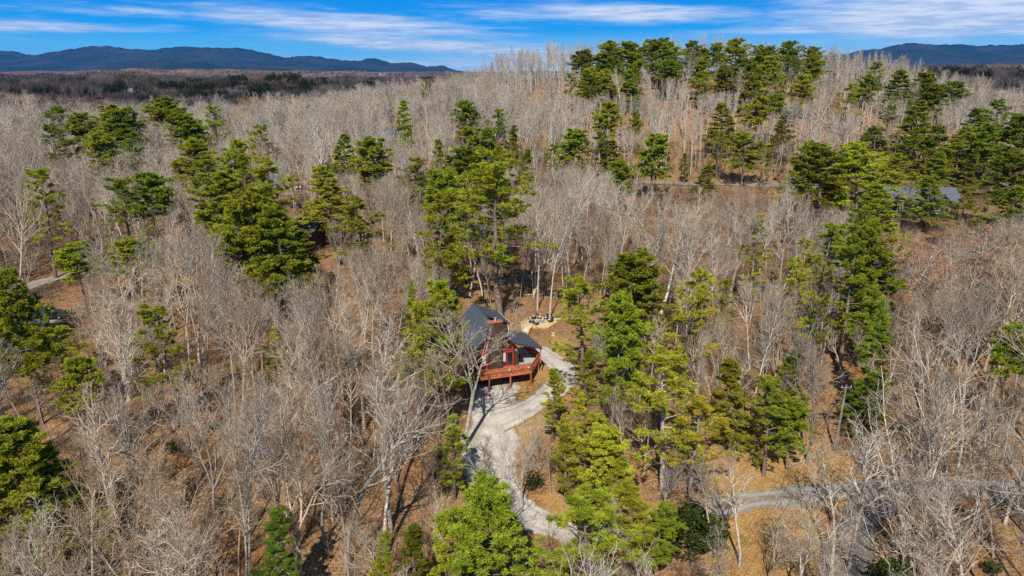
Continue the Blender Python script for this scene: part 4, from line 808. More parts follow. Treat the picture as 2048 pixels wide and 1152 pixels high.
# ------------------------------------------------------------------ uncountable growth: geometry-node instances of whole-tree meshes
def scatter(name, protos, pts, label, cat):
    """pts: x, y, z, rot, sx, sz, index"""
    A = np.array(pts, float); me = bpy.data.meshes.new(name); me.vertices.add(len(A)); me.vertices.foreach_set('co', A[:, :3].astype(np.float32).ravel())
    rv = np.zeros((len(A), 3), np.float32); rv[:, 2] = A[:, 3]; sv = np.stack([A[:, 4], A[:, 4], A[:, 5]], 1).astype(np.float32)
    a = me.attributes.new('rotv', 'FLOAT_VECTOR', 'POINT'); a.data.foreach_set('vector', rv.ravel())
    a = me.attributes.new('sclv', 'FLOAT_VECTOR', 'POINT'); a.data.foreach_set('vector', sv.ravel())
    a = me.attributes.new('pick', 'INT', 'POINT'); a.data.foreach_set('value', A[:, 6].astype(np.int32))
    o = bpy.data.objects.new(name, me); COL.objects.link(o); tag(o, label, cat, kind='stuff')
    c = bpy.data.collections.new(name+'_kinds')
    for i, m_ in enumerate(protos):
        p = bpy.data.objects.new('%s_kind_%03d' % (name, i), m_); c.objects.link(p)
    ng = bpy.data.node_groups.new(name, 'GeometryNodeTree')
    ng.interface.new_socket('Geometry', in_out='INPUT', socket_type='NodeSocketGeometry'); ng.interface.new_socket('Geometry', in_out='OUTPUT', socket_type='NodeSocketGeometry')
    nd = ng.nodes.new; gi = nd('NodeGroupInput'); go = nd('NodeGroupOutput'); ip = nd('GeometryNodeInstanceOnPoints'); ci = nd('GeometryNodeCollectionInfo')
    ci.inputs['Collection'].default_value = c; ci.inputs['Separate Children'].default_value = True; ci.inputs['Reset Children'].default_value = True
    def attr(nm, dt):
        n_ = nd('GeometryNodeInputNamedAttribute'); n_.data_type = dt; n_.inputs['Name'].default_value = nm; return n_.outputs['Attribute']
    eu = nd('FunctionNodeEulerToRotation'); L = ng.links.new
    L(gi.outputs[0], ip.inputs['Points']); L(ci.outputs[0], ip.inputs['Instance']); ip.inputs['Pick Instance'].default_value = True
    L(attr('pick', 'INT'), ip.inputs['Instance Index']); L(attr('rotv', 'FLOAT_VECTOR'), eu.inputs[0]); L(eu.outputs[0], ip.inputs['Rotation'])
    L(attr('sclv', 'FLOAT_VECTOR'), ip.inputs['Scale']); L(ip.outputs[0], go.inputs[0])
    md = o.modifiers.new('scatter', 'NODES'); md.node_group = ng
    return o
def merged(name, parts, mats):
    ma = MA()
    for a, mi in parts: ma.extend(a, mi)
    return ma.mesh(name, mats)
def whole(ent, mats):
    tr, cr = ent[2], ent[3]; ma = MA(); ma.extend(tr, 1); ma.extend(cr); return ma.mesh('tree', mats)
keys = [(f_, i) for f_ in ('slender', 'forest', 'forked', 'spreading', 'clump') for i in range(FORMS[f_])]
mid = []
for f_, i in keys:
    tr, cr = bare_tree(500+i*5+len(f_), f_, 1); ma = MA(); ma.extend(tr, 1); ma.extend(cr); mid.append(ma.mesh('tree', [M_TWIG, M_BARK, M_BARK]))
for i in range(5):
    tr, cr = bare_tree(700+i*9, 'pole', 1); ma = MA(); ma.extend(tr, 1); ma.extend(cr); mid.append(ma.mesh('tree', [M_TWIG, M_BARK, M_BARK]))
NK = len(keys)
full = [whole(BARE[k], [M_TWIG, M_BARK, M_BARK]) for k in keys]
rest = []
for (x, y, z, H, form, k, rz, wf, q) in cand[NIND:]:
    s = H/20; i = keys.index((form, k)); i = i if y < 190 else i+NK
    if y > 235 and x > 10 and q < .62: i = NK+NK+int(q*977) % 5
    rest.append((x, y, z-.2, rz, s*wf, s, i))
scatter('leafless_wood', full+mid, rest, 'leafless grey-brown wood running back from the cabin to the foot of the ridge', 'wood')
# from the ridge to the first dark hill: smaller in view, lighter meshes
rest = []; yy = 335.0
while yy < 820:
    half = .74*yy+30; xx = -half; sp = 5.0 if yy < 450 else 7.0
    while xx < half:
        x = xx+rg.uniform(-2.5, 2.5); y = yy+rg.uniform(-2.5, 2.5); xx += sp
        if rg.random() < .08: continue
        H = rg.gauss(16.5, 2.0); onr = math.exp(-((x-115)/105)**2-((y-410)/70)**2)
        if onr > .2:
            if rg.random() < .22: continue
            H = rg.uniform(16, 24)
        z = gz(x, y); H = capped(x, y, z, H)
        if H < 6: continue
        rest.append((x, y, z-.2, rg.uniform(0, 6.28), H/20*(rg.uniform(.85, 1.25) if onr < .2 else rg.uniform(.6, .85)), H/20, rg.randrange(NK) if onr < .2 else rg.choice([0, 1, 2, 3, 4, 5, 7]+[NK, NK+1, NK+2, NK+3, NK+4])))
    yy += sp
scatter('ridge_wood', mid, rest, 'dense leafless grey-brown wood covering the ridge and the land behind it', 'wood')

# far woodland: patches of small trees
def far_patch(seed, size, n, frac, big=1.0):
    rng = np.random.RandomState(seed); bare, ever = MA(), MA()
    for i in range(n):
        x, y = (rng.rand(2)-.5)*size; cl_ = math.sin(x*.09+seed)+math.sin(y*.07+seed*2)
        H = rng.uniform(13, 19)
        if rng.rand() < frac*(1+.8*cl_):
            kk = 70; th = rng.rand(kk)*6.28; r = 3.4*np.sqrt(rng.rand(kk)); zz = H*(.5+.5*rng.rand(kk)*np.sqrt(1-(r/3.6)**2)+.02)
            C = np.stack([x+r*np.cos(th), y+r*np.sin(th), zz], 1); blades(ever, rng, C, unit(rng.randn(kk, 3)+[0, 0, .6]), 3, 1.3, .55, 1.2)
            tubes(bare, np.array([[[x, y, -2], [x, y, H*.8]]]), np.array([[.25, .1]]), 3)
        else:
            kk = 46; th = rng.rand(kk)*6.28; a = rng.rand(kk)*.75; L = H*(.30+.28*rng.rand(kk)); z0 = H*(.25+.4*rng.rand(kk))
            P = np.stack([np.full(kk, x), np.full(kk, y), z0], 1); d = np.stack([np.cos(th)*a, np.sin(th)*a, np.ones(kk)], 1)
            pts = np.stack([P, P+d*L[:, None]*.5, P+d*L[:, None]], 1); tubes(bare, pts, np.array([[.13, .10, .03]]).repeat(kk, 0)*big, 3)
            tubes(bare, np.array([[[x, y, -2], [x, y, H*.7]]]), np.array([[.25, .1]]), 3)
    ma = MA(); ma.extend(bare, 0); ma.extend(ever, 1); return ma.mesh('patch', [M_FARTWIG, M_FARGREEN])
M_FARTWIG = bark('far_twigs', (0.20, 0.145, 0.125), (0.33, 0.25, 0.215), .05)
M_FARGREEN = foliage('far_evergreen', (0.035, 0.055, 0.012), (0.07, 0.10, 0.02), .2, .1)
FP = [far_patch(1, 56, 78, .10), far_patch(2, 56, 78, .22), far_patch(3, 56, 78, .45), far_patch(4, 56, 78, .02), far_patch(5, 56, 78, .75)]
rest = []; yy = 790.0
while yy < 4200:
    half = .74*yy+60; sp = 46.0 if yy < 2000 else 62.0; xx = -half
    while xx < half:
        x = xx+rg.uniform(-6, 6); y = yy+rg.uniform(-6, 6); xx += sp
        q = .5+.5*math.sin(x*.006+1.3+math.sin(y*.01))*math.cos(y*.009+x*.002)+rg.uniform(-.3, .3)
        q += .18 if x < 200 and y < 1500 else 0; i = 3 if q < .15 else 0 if q < .38 else 1 if q < .60 else 2 if q < .80 else 4
        if y > 2200: i = 3 if q < .45 else 0 if q < .8 else 1
        s = rg.uniform(.9, 1.1) if y < 2000 else 1.35
        rest.append((x, y, gz(x, y)-1, rg.uniform(0, 6.28), s, s*rg.uniform(.85, 1.1)/(1 if y < 2000 else 1.3), i))
    yy += sp
scatter('far_woodland', FP, rest, 'dark far-off woodland rolling away to the foot of the mountains', 'woodland')

# undergrowth near the camera
M_BRUSH = bark('brown_brush', (0.17, 0.115, 0.08), (0.30, 0.215, 0.155), .6)
SH = [shrub(1, 'brush').mesh('b', [M_BRUSH, M_NEEDLE]), shrub(2, 'brush').mesh('b', [M_BRUSH, M_NEEDLE]), shrub(3, 'sapling').mesh('b', [M_BRUSH, M_NEEDLE]), shrub(4, 'sapling').mesh('b', [M_BRUSH, M_NEEDLE]), shrub(5, 'leafy').mesh('b', [M_BRUSH, M_HOLLY])]
rest = []
for i in range(15000):
    y = 26+math.sqrt(rg.random())*270; x = rg.uniform(-1, 1)*(.74*y+8)
    if not clear_of(x, y, .8): continue
    if any(bool(inpoly(np.array([x]), np.array([y]), g)[0]) for g in GP): continue
    k = rg.choices([0, 1, 2, 3, 4], [30, 30, 22, 22, 6])[0]; z = gz(x, y)
    if k in (2, 3) and hides(x, y, z, 6, 2): k = 0
    s = rg.uniform(.5, 1.3)*(1 if k != 4 else .8); rest.append((x, y, z-.05, rg.uniform(0, 6.28), s, s, k))
scatter('undergrowth', SH, rest, 'thin leafless brush and saplings on the forest floor', 'undergrowth')

# ------------------------------------------------------------------ building materials
def siding(name, c1, c2, pitch=5.0):
    def b(T):
        z = T.n('ShaderNodeSeparateXYZ', {0: objc(T)}).outputs[2]
        fr = T.m('FRACT', T.m('MULTIPLY', z, pitch))
        c = T.mix(T.sm(T.noise(objc(T), 2.2, 4, .6), .3, .7), c1, c2)
        return T.mix(T.m('LESS_THAN', fr, .14), c, tuple(q*.35 for q in c1))
    return mat(name, b, .2, .75)
M_SIDE = siding('dark_brown_siding', (0.060, 0.034, 0.022), (0.092, 0.054, 0.035))
M_TRIM = mat('red_trim', lambda T: (0.52, 0.058, 0.028), .3, .5)
M_DECK = mat('red_stained_wood', speckle((0.36, 0.105, 0.048), (0.60, 0.205, 0.10), 3.5), .2, .7)
def shingle(name, c1, c2):
    def b(T):
        br = T.n('ShaderNodeTexBrick', {'Vector': objc(T), 'Color1': (*c1, 1), 'Color2': (*c2, 1), 'Mortar': (*[q*.55 for q in c1], 1), 'Scale': 3.2, 'Mortar Size': .02, 'Row Height': .22, 'Brick Width': .5}).outputs[0]
        return T.mix(T.m('MULTIPLY', T.sm(T.noise(objc(T), 7.0, 4, .7), .35, .7), .5), br, tuple(q*1.7 for q in c2))
    return mat(name, b, .25, .8)
M_ROOF = shingle('charcoal_shingles', (0.055, 0.062, 0.078), (0.085, 0.095, 0.118))
M_ROOFB = shingle('brown_shingles', (0.075, 0.055, 0.048), (0.11, 0.085, 0.075))
M_ROOFG = shingle('slate_grey_shingles', (0.085, 0.095, 0.115), (0.12, 0.13, 0.155))
M_FASCIA = mat('yellow_pine_boards', speckle((0.60, 0.37, 0.11), (0.74, 0.48, 0.17), 3), .2, .7)
def glass_c(T): return (0.018, 0.022, 0.028)
M_GLASS = mat('dark_window_glass', glass_c, .9, .06)
M_WHITE = mat('white_paint', speckle((0.70, 0.69, 0.66), (0.80, 0.79, 0.76), 3), .3, .6)
M_METAL = mat('grey_metal', lambda T: (0.42, 0.43, 0.45), .6, .35)
M_BLACK = mat('black_plastic', lambda T: (0.016, 0.016, 0.018), .5, .35)
M_FLOOR = mat('grey_porch_floor', speckle((0.42, 0.44, 0.46), (0.50, 0.52, 0.54), 2), .2, .6)
M_CURT = mat('curtain_cloth', lambda T: (0.62, 0.60, 0.57), .05, 1)
M_ORANGE = mat('orange_cushions', lambda T: (0.62, 0.26, 0.06), .1, .9)
M_LUMBER = mat('new_lumber', speckle((0.62, 0.42, 0.16), (0.76, 0.55, 0.26), 2.5), .2, .8)
M_PEA = mat('pale_patio_gravel', speckle((0.60, 0.42, 0.20), (0.78, 0.60, 0.34), 5), .1, .95)
M_STONE = mat('white_stone', speckle((0.68, 0.64, 0.58), (0.80, 0.77, 0.72), 4), .2, .8)
M_CREAM = siding('cream_siding', (0.62, 0.57, 0.40), (0.70, 0.65, 0.48), 4)
M_DARKW = siding('dark_grey_siding', (0.045, 0.040, 0.040), (0.07, 0.062, 0.06), 4)
M_BROWNW = siding('brown_log_siding', (0.07, 0.035, 0.025), (0.11, 0.06, 0.042), 4)
M_RED = mat('red_paint', lambda T: (0.55, 0.035, 0.03), .4, .45)
M_RUST = mat('faded_red_roof', speckle((0.26, 0.07, 0.045), (0.36, 0.12, 0.08), 2), .2, .8)
M_POLE = mat('weathered_pole', speckle((0.20, 0.17, 0.14), (0.33, 0.29, 0.24), 3), .1, .9)
M_CAR = mat('dark_car_paint', lambda T: (0.03, 0.034, 0.045), .6, .25)
M_TYRE = mat('tyre_rubber', lambda T: (0.02, 0.02, 0.02), .2, .8)
M_YEL = mat('yellow_plastic', lambda T: (0.75, 0.50, 0.03), .4, .5)
M_CHROME = mat('bright_trim', lambda T: (0.55, 0.57, 0.6), .8, .25)
def B1(fn, name, m_, parent):
    a = MA(); fn(a); return a.build(name, m_, parent)

# ------------------------------------------------------------------ the cabin
DZ = 2.4
cx_, cy_ = at_z(988, 735, DZ+.1)
cab = empty('cabin', (cx_, cy_, 0.0), R(20), 'dark brown cabin with a charcoal gable roof, red window trim and a wraparound red deck', 'cabin')
PK, TW, HW, LEN = DZ+6.6, 1.10, 3.75, 9.6          # peak height, pitch, half width, length
def rz_(x): return PK-TW*abs(x)
EAVE = rz_(HW)
a = MA(); a.slab([(-HW, 0, -1.6), (HW, 0, -1.6), (HW, 0, EAVE), (0, 0, PK-.05), (-HW, 0, EAVE)], LEN, (0, 1, 0)); wall = a.build('wall', M_SIDE, cab)
# roof: left slope, steep right slope, low porch slope
th = .16
B1(lambda a: a.slab([(0, -.7, PK+.12), (-4.7, -.7, rz_(4.7)+.12), (-4.7, LEN+.4, rz_(4.7)+.12), (0, LEN+.4, PK+.12)], th), 'roof', M_ROOF, cab)
B1(lambda a: (a.slab([(0.01, -.7, PK+.12), (0.01, 6.0, PK+.12), (2.7, 6.0, rz_(2.7)+.12), (2.7, -.7, rz_(2.7)+.12)], th),
              a.slab([(0.01, 6.01, PK+.12), (0.01, LEN+.4, PK+.12), (4.5, LEN+.4, rz_(4.5)+.12), (4.5, 6.01, rz_(4.5)+.12)], th)), 'roof', M_ROOF, cab)
pz0, pz1 = rz_(2.7)+.12, rz_(2.7)+.12-1.35
B1(lambda a: a.slab([(2.71, -.7, pz0), (7.1, -.7, pz1), (7.1, 6.1, pz1), (2.71, 6.1, pz0)], .14), 'porch_roof', M_ROOF, cab)
B1(lambda a: a.slab([(2.8, -.6, pz0-.18), (7.0, -.6, pz1-.18), (7.0, 6.0, pz1-.18), (2.8, 6.0, pz0-.18)], .06), 'porch_ceiling', M_FASCIA, cab)
def rake(a, x0, z0, x1, z1, y): a.bar((x0, y, z0), (x1, y, z1), .05, .18)
B1(lambda a: (rake(a, -4.7, rz_(4.7), 0, PK, -.74), rake(a, 0, PK, 2.7, rz_(2.7), -.74), rake(a, 2.7, pz0-.1, 7.1, pz1-.1, -.74), a.bar((7.12, -.7, pz1-.1), (7.12, 6.1, pz1-.1), .05, .2)), 'fascia', M_SIDE, cab)
# shed dormer on the uphill half of the right slope
dz0, dz1, dx, dy0, dy1 = PK+.20, PK-1.50, 3.9, 3.9, 9.5
dorm = B1(lambda a: a.slab([(.05, dy0, dz0), (dx, dy0, dz1), (dx, dy1, dz1), (.05, dy1, dz0)], .15), 'dormer_roof', M_ROOF, cab)
B1(lambda a: (a.slab([(.35, dy0+.4, rz_(.35)), (3.5, dy0+.4, rz_(3.5)-.6), (3.5, dy0+.4, dz1+.03), (.35, dy0+.4, dz0-.28)], .12, (0, 1, 0)), a.box((3.5, (dy0+dy1)/2+.2, (dz1+rz_(3.5))/2-.3), (.12, dy1-dy0-.6, dz1-rz_(3.5)+.5))), 'dormer_wall', M_SIDE, dorm)
B1(lambda a: (a.bar((.05, dy0-.03, dz0-.1), (dx, dy0-.03, dz1-.1), .05, .2)), 'fascia', M_SIDE, dorm)
B1(lambda a: (a.cyl((dx-.15, dy0+.35, dz1-.1), (dx-.15, dy0+.35, EAVE), .05), a.bar((dx+.05, dy0, dz1-.08), (dx+.05, dy1, dz1-.08), .1, .1)), 'downspout', M_WHITE, cab)
# chimney
ch = B1(lambda a: a.box((0, -.42, (9.55-1.6)/2), (1.9, .84, 9.55+1.6)), 'chimney', M_SIDE, cab)
B1(lambda a: a.box((0, -.42, 9.58), (2.1, 1.04, .12)), 'cap', mat('rusty_cap', lambda T: (0.42, 0.15, 0.08), .3, .6), ch)
B1(lambda a: (a.cyl((.1, -.4, 9.6), (.1, -.4, 10.05), .13), a.cyl((.1, -.4, 10.05), (.1, -.4, 10.13), .2)), 'flue', M_METAL, ch)
def star(a):
    P = [((.30 if i % 2 == 0 else .125)*math.sin(i*math.pi/5), 0, (.30 if i % 2 == 0 else .125)*math.cos(i*math.pi/5)) for i in range(10)]
    C = [(0, -.07, 0)]; V = np.array(P+C)+np.array([.22, -.87, 6.25]); a.add(V, [(i, (i+1) % 10, 10) for i in range(10)])
    a.add(np.array(P)+np.array([.22, -.845, 6.25]), [(i, (i+1) % 10, 0) for i in range(1, 9)])
B1(star, 'star', mat('barn_star_red', lambda T: (0.62, 0.12, 0.07), .3, .5), ch)
# windows of the gable, both sides of the chimney
def frame(a, P, t=.13, y=-.05, d=.10):
    n = len(P)
    for i in range(n): a.bar((P[i][0], y, P[i][1]), (P[(i+1) % n][0], y, P[(i+1) % n][1]), d, t)
for sx in (1, -1):
    up = [(1.08, 4.98), (2.82, 4.98), (2.82, rz_(2.82)-.32), (1.08, rz_(1.08)-.32)]
    lo = [(1.08, 2.50), (2.86, 2.50), (2.86, 4.62), (1.08, 4.62)]
    for j, P in enumerate((up, lo)):
        P = [(sx*x, z) for x, z in P]
        f = B1(lambda a: (frame(a, P), a.bar((sx*1.95, -.05, P[0][1]), (sx*1.95, -.05, P[0][1]+(1.65 if j == 0 else 2.1)), .10, .08)), 'window_frame', M_TRIM, cab)
        B1(lambda a: a.poly([(x, -.02, z) for x, z in P]), 'pane', M_GLASS, f)
        if j: B1(lambda a: (a.box((sx*1.5, -.03, 3.85), (.5, .01, 1.3))), 'curtain', M_CURT, f)
    if sx < 0:
        P = [(-2.98, 2.5), (-3.6, 2.5), (-3.6, 4.3), (-2.98, 4.3)]
        f = B1(lambda a: frame(a, P), 'window_frame', M_TRIM, cab); B1(lambda a: a.poly([(x, -.02, z) for x, z in P]), 'pane', M_GLASS, f)
for yy_ in (2.0, 5.0, 7.6):                                # downhill side wall
    P = [(yy_-.55, 2.9), (yy_+.55, 2.9), (yy_+.55, 4.3), (yy_-.55, 4.3)]
    f = B1(lambda a: [a.bar((-HW-.04, P[i][0], P[i][1]), (-HW-.04, P[(i+1) % 4][0], P[(i+1) % 4][1]), .1, .1) for i in range(4)], 'window_frame', M_TRIM, cab)
    B1(lambda a: a.poly([(-HW-.02, y, z) for y, z in P]), 'pane', M_GLASS, f)
B1(lambda a: (a.box((HW+.03, 2.2, DZ+1.05), (.06, 1.0, 2.1)),), 'door', M_TRIM, cab)
B1(lambda a: (a.box((3.3, -.12, 4.75), (.16, .2, .25))), 'wall_lamp', M_METAL, cab)
# deck
OUT = [(-5.0, 4.0), (-5.0, -2.7), (4.7, -2.7), (7.3, .9), (7.3, 6.4)]
deck = B1(lambda a: a.slab([(x, y, DZ) for x, y in OUT+[(HW, 6.4), (HW, 0), (-HW, 0), (-HW, 4.0)]], .06), 'deck', M_DECK, cab)
B1(lambda a: a.slab([(HW+.05, .1, DZ+.012), (6.6, .1, DZ+.012), (6.9, 1.2, DZ+.012), (6.9, 5.9, DZ+.012), (HW+.05, 5.9, DZ+.012)], .01), 'porch_floor', M_FLOOR, deck)
B1(lambda a: [a.bar((*OUT[i], DZ-.22), (*OUT[i+1], DZ-.22), .06, .32) for i in range(4)]+[a.bar((x, -2.6, DZ-.2), (x, -.05, DZ-.2), .05, .22) for x in np.arange(-4.5, 4.6, .8)], 'joists', M_DECK, deck)
def railing(a):
    for i in range(4):
        p, q = np.array(OUT[i]), np.array(OUT[i+1]); L = np.linalg.norm(q-p); d = (q-p)/L
        a.bar((*p, DZ+1.0), (*q, DZ+1.0), .14, .05); a.bar((*p, DZ+.10), (*q, DZ+.10), .05, .09); a.bar((*p, DZ+.88), (*q, DZ+.88), .05, .09)
        for s in np.arange(.12, L, .13): a.box((*(p+d*s), DZ+.5), (.045, .045, .8))
        for s in np.linspace(0, L, max(2, int(L/1.8)+1)): a.box((*(p+d*s), DZ+.5), (.11, .11, 1.08))
B1(railing, 'railing', M_DECK, deck)
for (x, y) in [(-4.9, -2.6), (-1.6, -2.6), (1.55, -2.6), (4.65, -2.6), (7.2, .95), (7.2, 3.6), (7.2, 6.3), (-4.9, .5), (-4.9, 3.9)]:
    c, s_ = math.cos(R(20)), math.sin(R(20)); zb = gz(cx_+x*c-y*s_, cy_+x*s_+y*c)
    B1(lambda a: (a.box((x, y, (zb-.5+DZ-.1)/2), (.17, .17, DZ-.1-zb+.5)), a.box((x, y, zb+.05), (.4, .4, .3))), 'deck_post', M_DECK, cab)
for (x, y) in [(6.95, -.45), (6.95, 2.6), (6.95, 5.9)]:
    B1(lambda a: a.box((x, y, (DZ+pz1)/2-.1), (.15, .15, pz1-DZ-.12)), 'porch_post', M_DECK, cab)
def wpt(x, y, z=0):
    c, s_ = math.cos(R(20)), math.sin(R(20)); return (cx_+x*c-y*s_, cy_+x*s_+y*c, z)
def patio_chair(loc, rz, label):
    e = empty('patio_chair', loc, rz, label, 'chair')
    B1(lambda a: a.box((0, 0, .42), (.52, .5, .06)), 'seat', M_BLACK, e)
    B1(lambda a: (a.box((0, .27, .72), (.5, .05, .55))), 'backrest', M_BLACK, e)
    for x in (-.23, .23):
        for y in (-.22, .22): B1(lambda a: a.box((x, y, .2), (.04, .04, .4)), 'leg', M_BLACK, e)
    for x in (-.26, .26): B1(lambda a: a.box((x, 0, .62), (.05, .5, .03)), 'armrest', M_BLACK, e)
    return e
patio_chair(wpt(4.35, .55, DZ+.02), R(200), 'black chair nearest the rail corner under the porch roof of the red-decked cabin')
patio_chair(wpt(4.4, 1.7, DZ+.02), R(170), 'black chair farther in under the porch roof of the red-decked cabin')
def planter(loc, rz, label):
    e = empty('flower_basket', loc, rz, label, 'basket')
    B1(lambda a: (a.cyl((0, 0, -.34), (0, 0, 0), .13, .2, 8)), 'basket', M_LUMBER, e)
    r_ = np.random.RandomState(3); m = MA(); blades(m, r_, np.array([[0, 0, .02]]*14)+r_.randn(14, 3)*.07, np.array([[0, 0, 1.0]]*14), 6, .16, .05, 1.2); m.build('dry_plant', M_TANLEAF, e)
planter(wpt(1.35, -2.86, DZ+.85), R(20), 'tan basket hooked on the front deck rail below the cabin chimney'); planter(wpt(4.2, -2.86, DZ+.85), R(20), 'tan basket hooked on the deck rail close to its angled corner')

# ------------------------------------------------------------------ fire pit deck
fx = lambda u, v: at(1030+u/11.52, 600+v/11.52)
px_ = [(145, 575), (400, 370), (540, 378), (780, 462), (975, 515), (830, 625), (770, 650), (540, 655), (480, 672), (405, 662), (330, 745), (300, 850), (160, 770)]
FPP = [fx(*p) for p in px_]; fz = max(gz(x, y) for x, y in FPP)*.5+np.mean([gz(x, y) for x, y in FPP])*.5+.12
e = empty('fire_pit_patio', (0, 0, 0), 0, 'yellow timber-edged gravel patio in the leaf litter uphill of the cabin', 'patio')
e.location = (FPP[0][0], FPP[0][1], fz); LP = [(x-FPP[0][0], y-FPP[0][1]) for x, y in FPP]
B1(lambda a: a.slab([(x, y, 0) for x, y in LP[::-1]], .9), 'surface', M_PEA, e)
B1(lambda a: [a.bar((*LP[i], .04), (*LP[(i+1) % len(LP)], .04), .14, .22) for i in range(len(LP))], 'border', M_LUMBER, e)
def adirondack(u, v, rz, label):
    x, y = fx(u, v); e = empty('adirondack_chair', (x, y, fz+.01), rz, label, 'garden chair', 'black slatted chairs round the fire pit')
    B1(lambda a: [a.bar((sx, -.35, .38), (sx, .42, .22), .03, .10) for sx in (-.26, .26)]+[a.box((0, y_, .37-.2*(y_+.3)), (.52, .09, .025)) for y_ in np.arange(-.3, .3, .11)], 'seat', M_BLACK, e)
    B1(lambda a: [a.bar((x_, .28, .26), (x_*1.25, .62, .98-abs(x_)*.35), .095, .022) for x_ in (-.22, -.11, 0, .11, .22)]+[a.bar((-.27, .50, .72), (.27, .50, .72), .03, .05)], 'backrest', M_BLACK, e)
    for sx in (-.33, .33):
        B1(lambda a: (a.box((sx, -.02, .58), (.14, .68, .03))), 'armrest', M_BLACK, e)
        B1(lambda a: (a.box((sx*.9, -.3, .29), (.05, .09, .57))), 'leg', M_BLACK, e); B1(lambda a: (a.bar((sx*.9, .3, .56), (sx*.9, .34, 0), .05, .08)), 'leg', M_BLACK, e)
    B1(lambda a: a.box((0, -.03, .40), (.42, .40, .08)), 'seat_glint', M_WHITE, e)  # white block on the seat, drawn for the sun glint there
adirondack(425, 460, R(-75), 'black slatted chair on the patio corner nearest the cabin, facing the fire pit'); adirondack(560, 450, R(0), 'black slatted chair behind the fire pit, facing the camera')
adirondack(712, 465, R(-20), 'black slatted chair behind the fire pit, set at a slight angle'); adirondack(805, 535, R(-65), 'black slatted chair at the far end of the patio from the cabin')
adirondack(385, 560, R(75), 'black slatted chair turned side-on near the white stepping stones'); adirondack(492, 610, R(125), 'black slatted chair with its back to the camera before the fire pit')
x, y = fx(605, 545); e = empty('fire_pit', (x, y, fz), 0, 'round grey stone fire pit in the ring of black chairs', 'fire pit')
B1(lambda a: [a.box((.5*math.cos(t), .5*math.sin(t), .16), (.2, .28, .32), rz=t) for t in np.arange(0, 6.28, .523)], 'stone_ring', mat('grey_blocks', speckle((.30, .29, .27), (.42, .40, .38), 6), .2, .9), e)
B1(lambda a: a.cyl((0, 0, .02), (0, 0, .12), .40), 'ash_bed', mat('ash', lambda T: (.06, .055, .05), .1, 1), e)
for i, (u, v) in enumerate([(245, 650), (325, 662), (257, 698), (255, 737), (243, 775)]):
    x, y = fx(u, v)
    o = B1(lambda a: a.slab([(.34*math.cos(t)*(1+.12*math.sin(3*t+i)), .24*math.sin(t), .05) for t in np.arange(0, 6.28, .6)][::1], .05), 'stepping_stone', M_STONE, None); o.location = (x, y, fz+.012)
    tag(o, ['white stepping stone nearest the chairs on the cabin end of the patio', 'white stepping stone set apart beside the row of others', 'third white stepping stone counted from the chairs', 'fourth white stepping stone counted from the chairs', 'white stepping stone nearest the cabin roof'][i], 'stepping stone', 'white stepping stones on the patio')
for i, (u, v) in enumerate([(880, 782), (876, 828)]):
    x, y = fx(u, v); o = B1(lambda a: a.slab([(.32*math.cos(t), .26*math.sin(t), .12) for t in np.arange(0, 6.28, .6)], .14), 'tree_stump', M_LUMBER, None); o.location = (x, y, gz(x, y)); tag(o, ['pale cut stump beyond the patio, the one farther uphill', 'pale cut stump beyond the patio, the one closer to the turnaround'][i], 'stump')

# ------------------------------------------------------------------ other houses
def prism_house(e, w_, d_, h, rise, wallm, roofm, axis='x', over=.5, name='roof'):
    """walls with gable ends and a two-slope roof; the ridge runs along axis"""
    if axis == 'x': pr = [(-w_/2, -d_/2, -2), (-w_/2, d_/2, -2), (-w_/2, d_/2, h), (-w_/2, 0, h+rise), (-w_/2, -d_/2, h)]; B1(lambda a: a.slab(pr, w_, (1, 0, 0)), 'wall', wallm, e)
    else: pr = [(-w_/2, -d_/2, -2), (w_/2, -d_/2, -2), (w_/2, -d_/2, h), (0, -d_/2, h+rise), (-w_/2, -d_/2, h)]; B1(lambda a: a.slab(pr, d_, (0, 1, 0)), 'wall', wallm, e)
    hw, hd = w_/2+over, d_/2+over
    if axis == 'x':
        k = rise/(d_/2); z0 = h-k*over
        return [B1(lambda a: a.slab([(-hw, s*.005, h+rise+.1), (-hw, s*hd, z0+.1), (hw, s*hd, z0+.1), (hw, s*.005, h+rise+.1)], .16), name, roofm, e) for s in (-1, 1)]
    k = rise/(w_/2); z0 = h-k*over
    return [B1(lambda a: a.slab([(s*.005, -hd, h+rise+.1), (s*hw, -hd, z0+.1), (s*hw, hd, z0+.1), (s*.005, hd, h+rise+.1)], .16), name, roofm, e) for s in (-1, 1)]
def win(e, x, y, z, w_, h, fm, side='y'):
    f = B1(lambda a: [a.bar((x+p[0]*w_/2, y, z+p[1]*h/2), (x+q[0]*w_/2, y, z+q[1]*h/2), .1, .1) for p, q in (((-1, -1), (1, -1)), ((1, -1), (1, 1)), ((1, 1), (-1, 1)), ((-1, 1), (-1, -1)), ((0, -1), (0, 1)))], 'window', fm, e)
    B1(lambda a: a.poly([(x-w_/2, y+.03, z-h/2), (x+w_/2, y+.03, z-h/2), (x+w_/2, y+.03, z+h/2), (x-w_/2, y+.03, z+h/2)]), 'pane', M_GLASS, f)
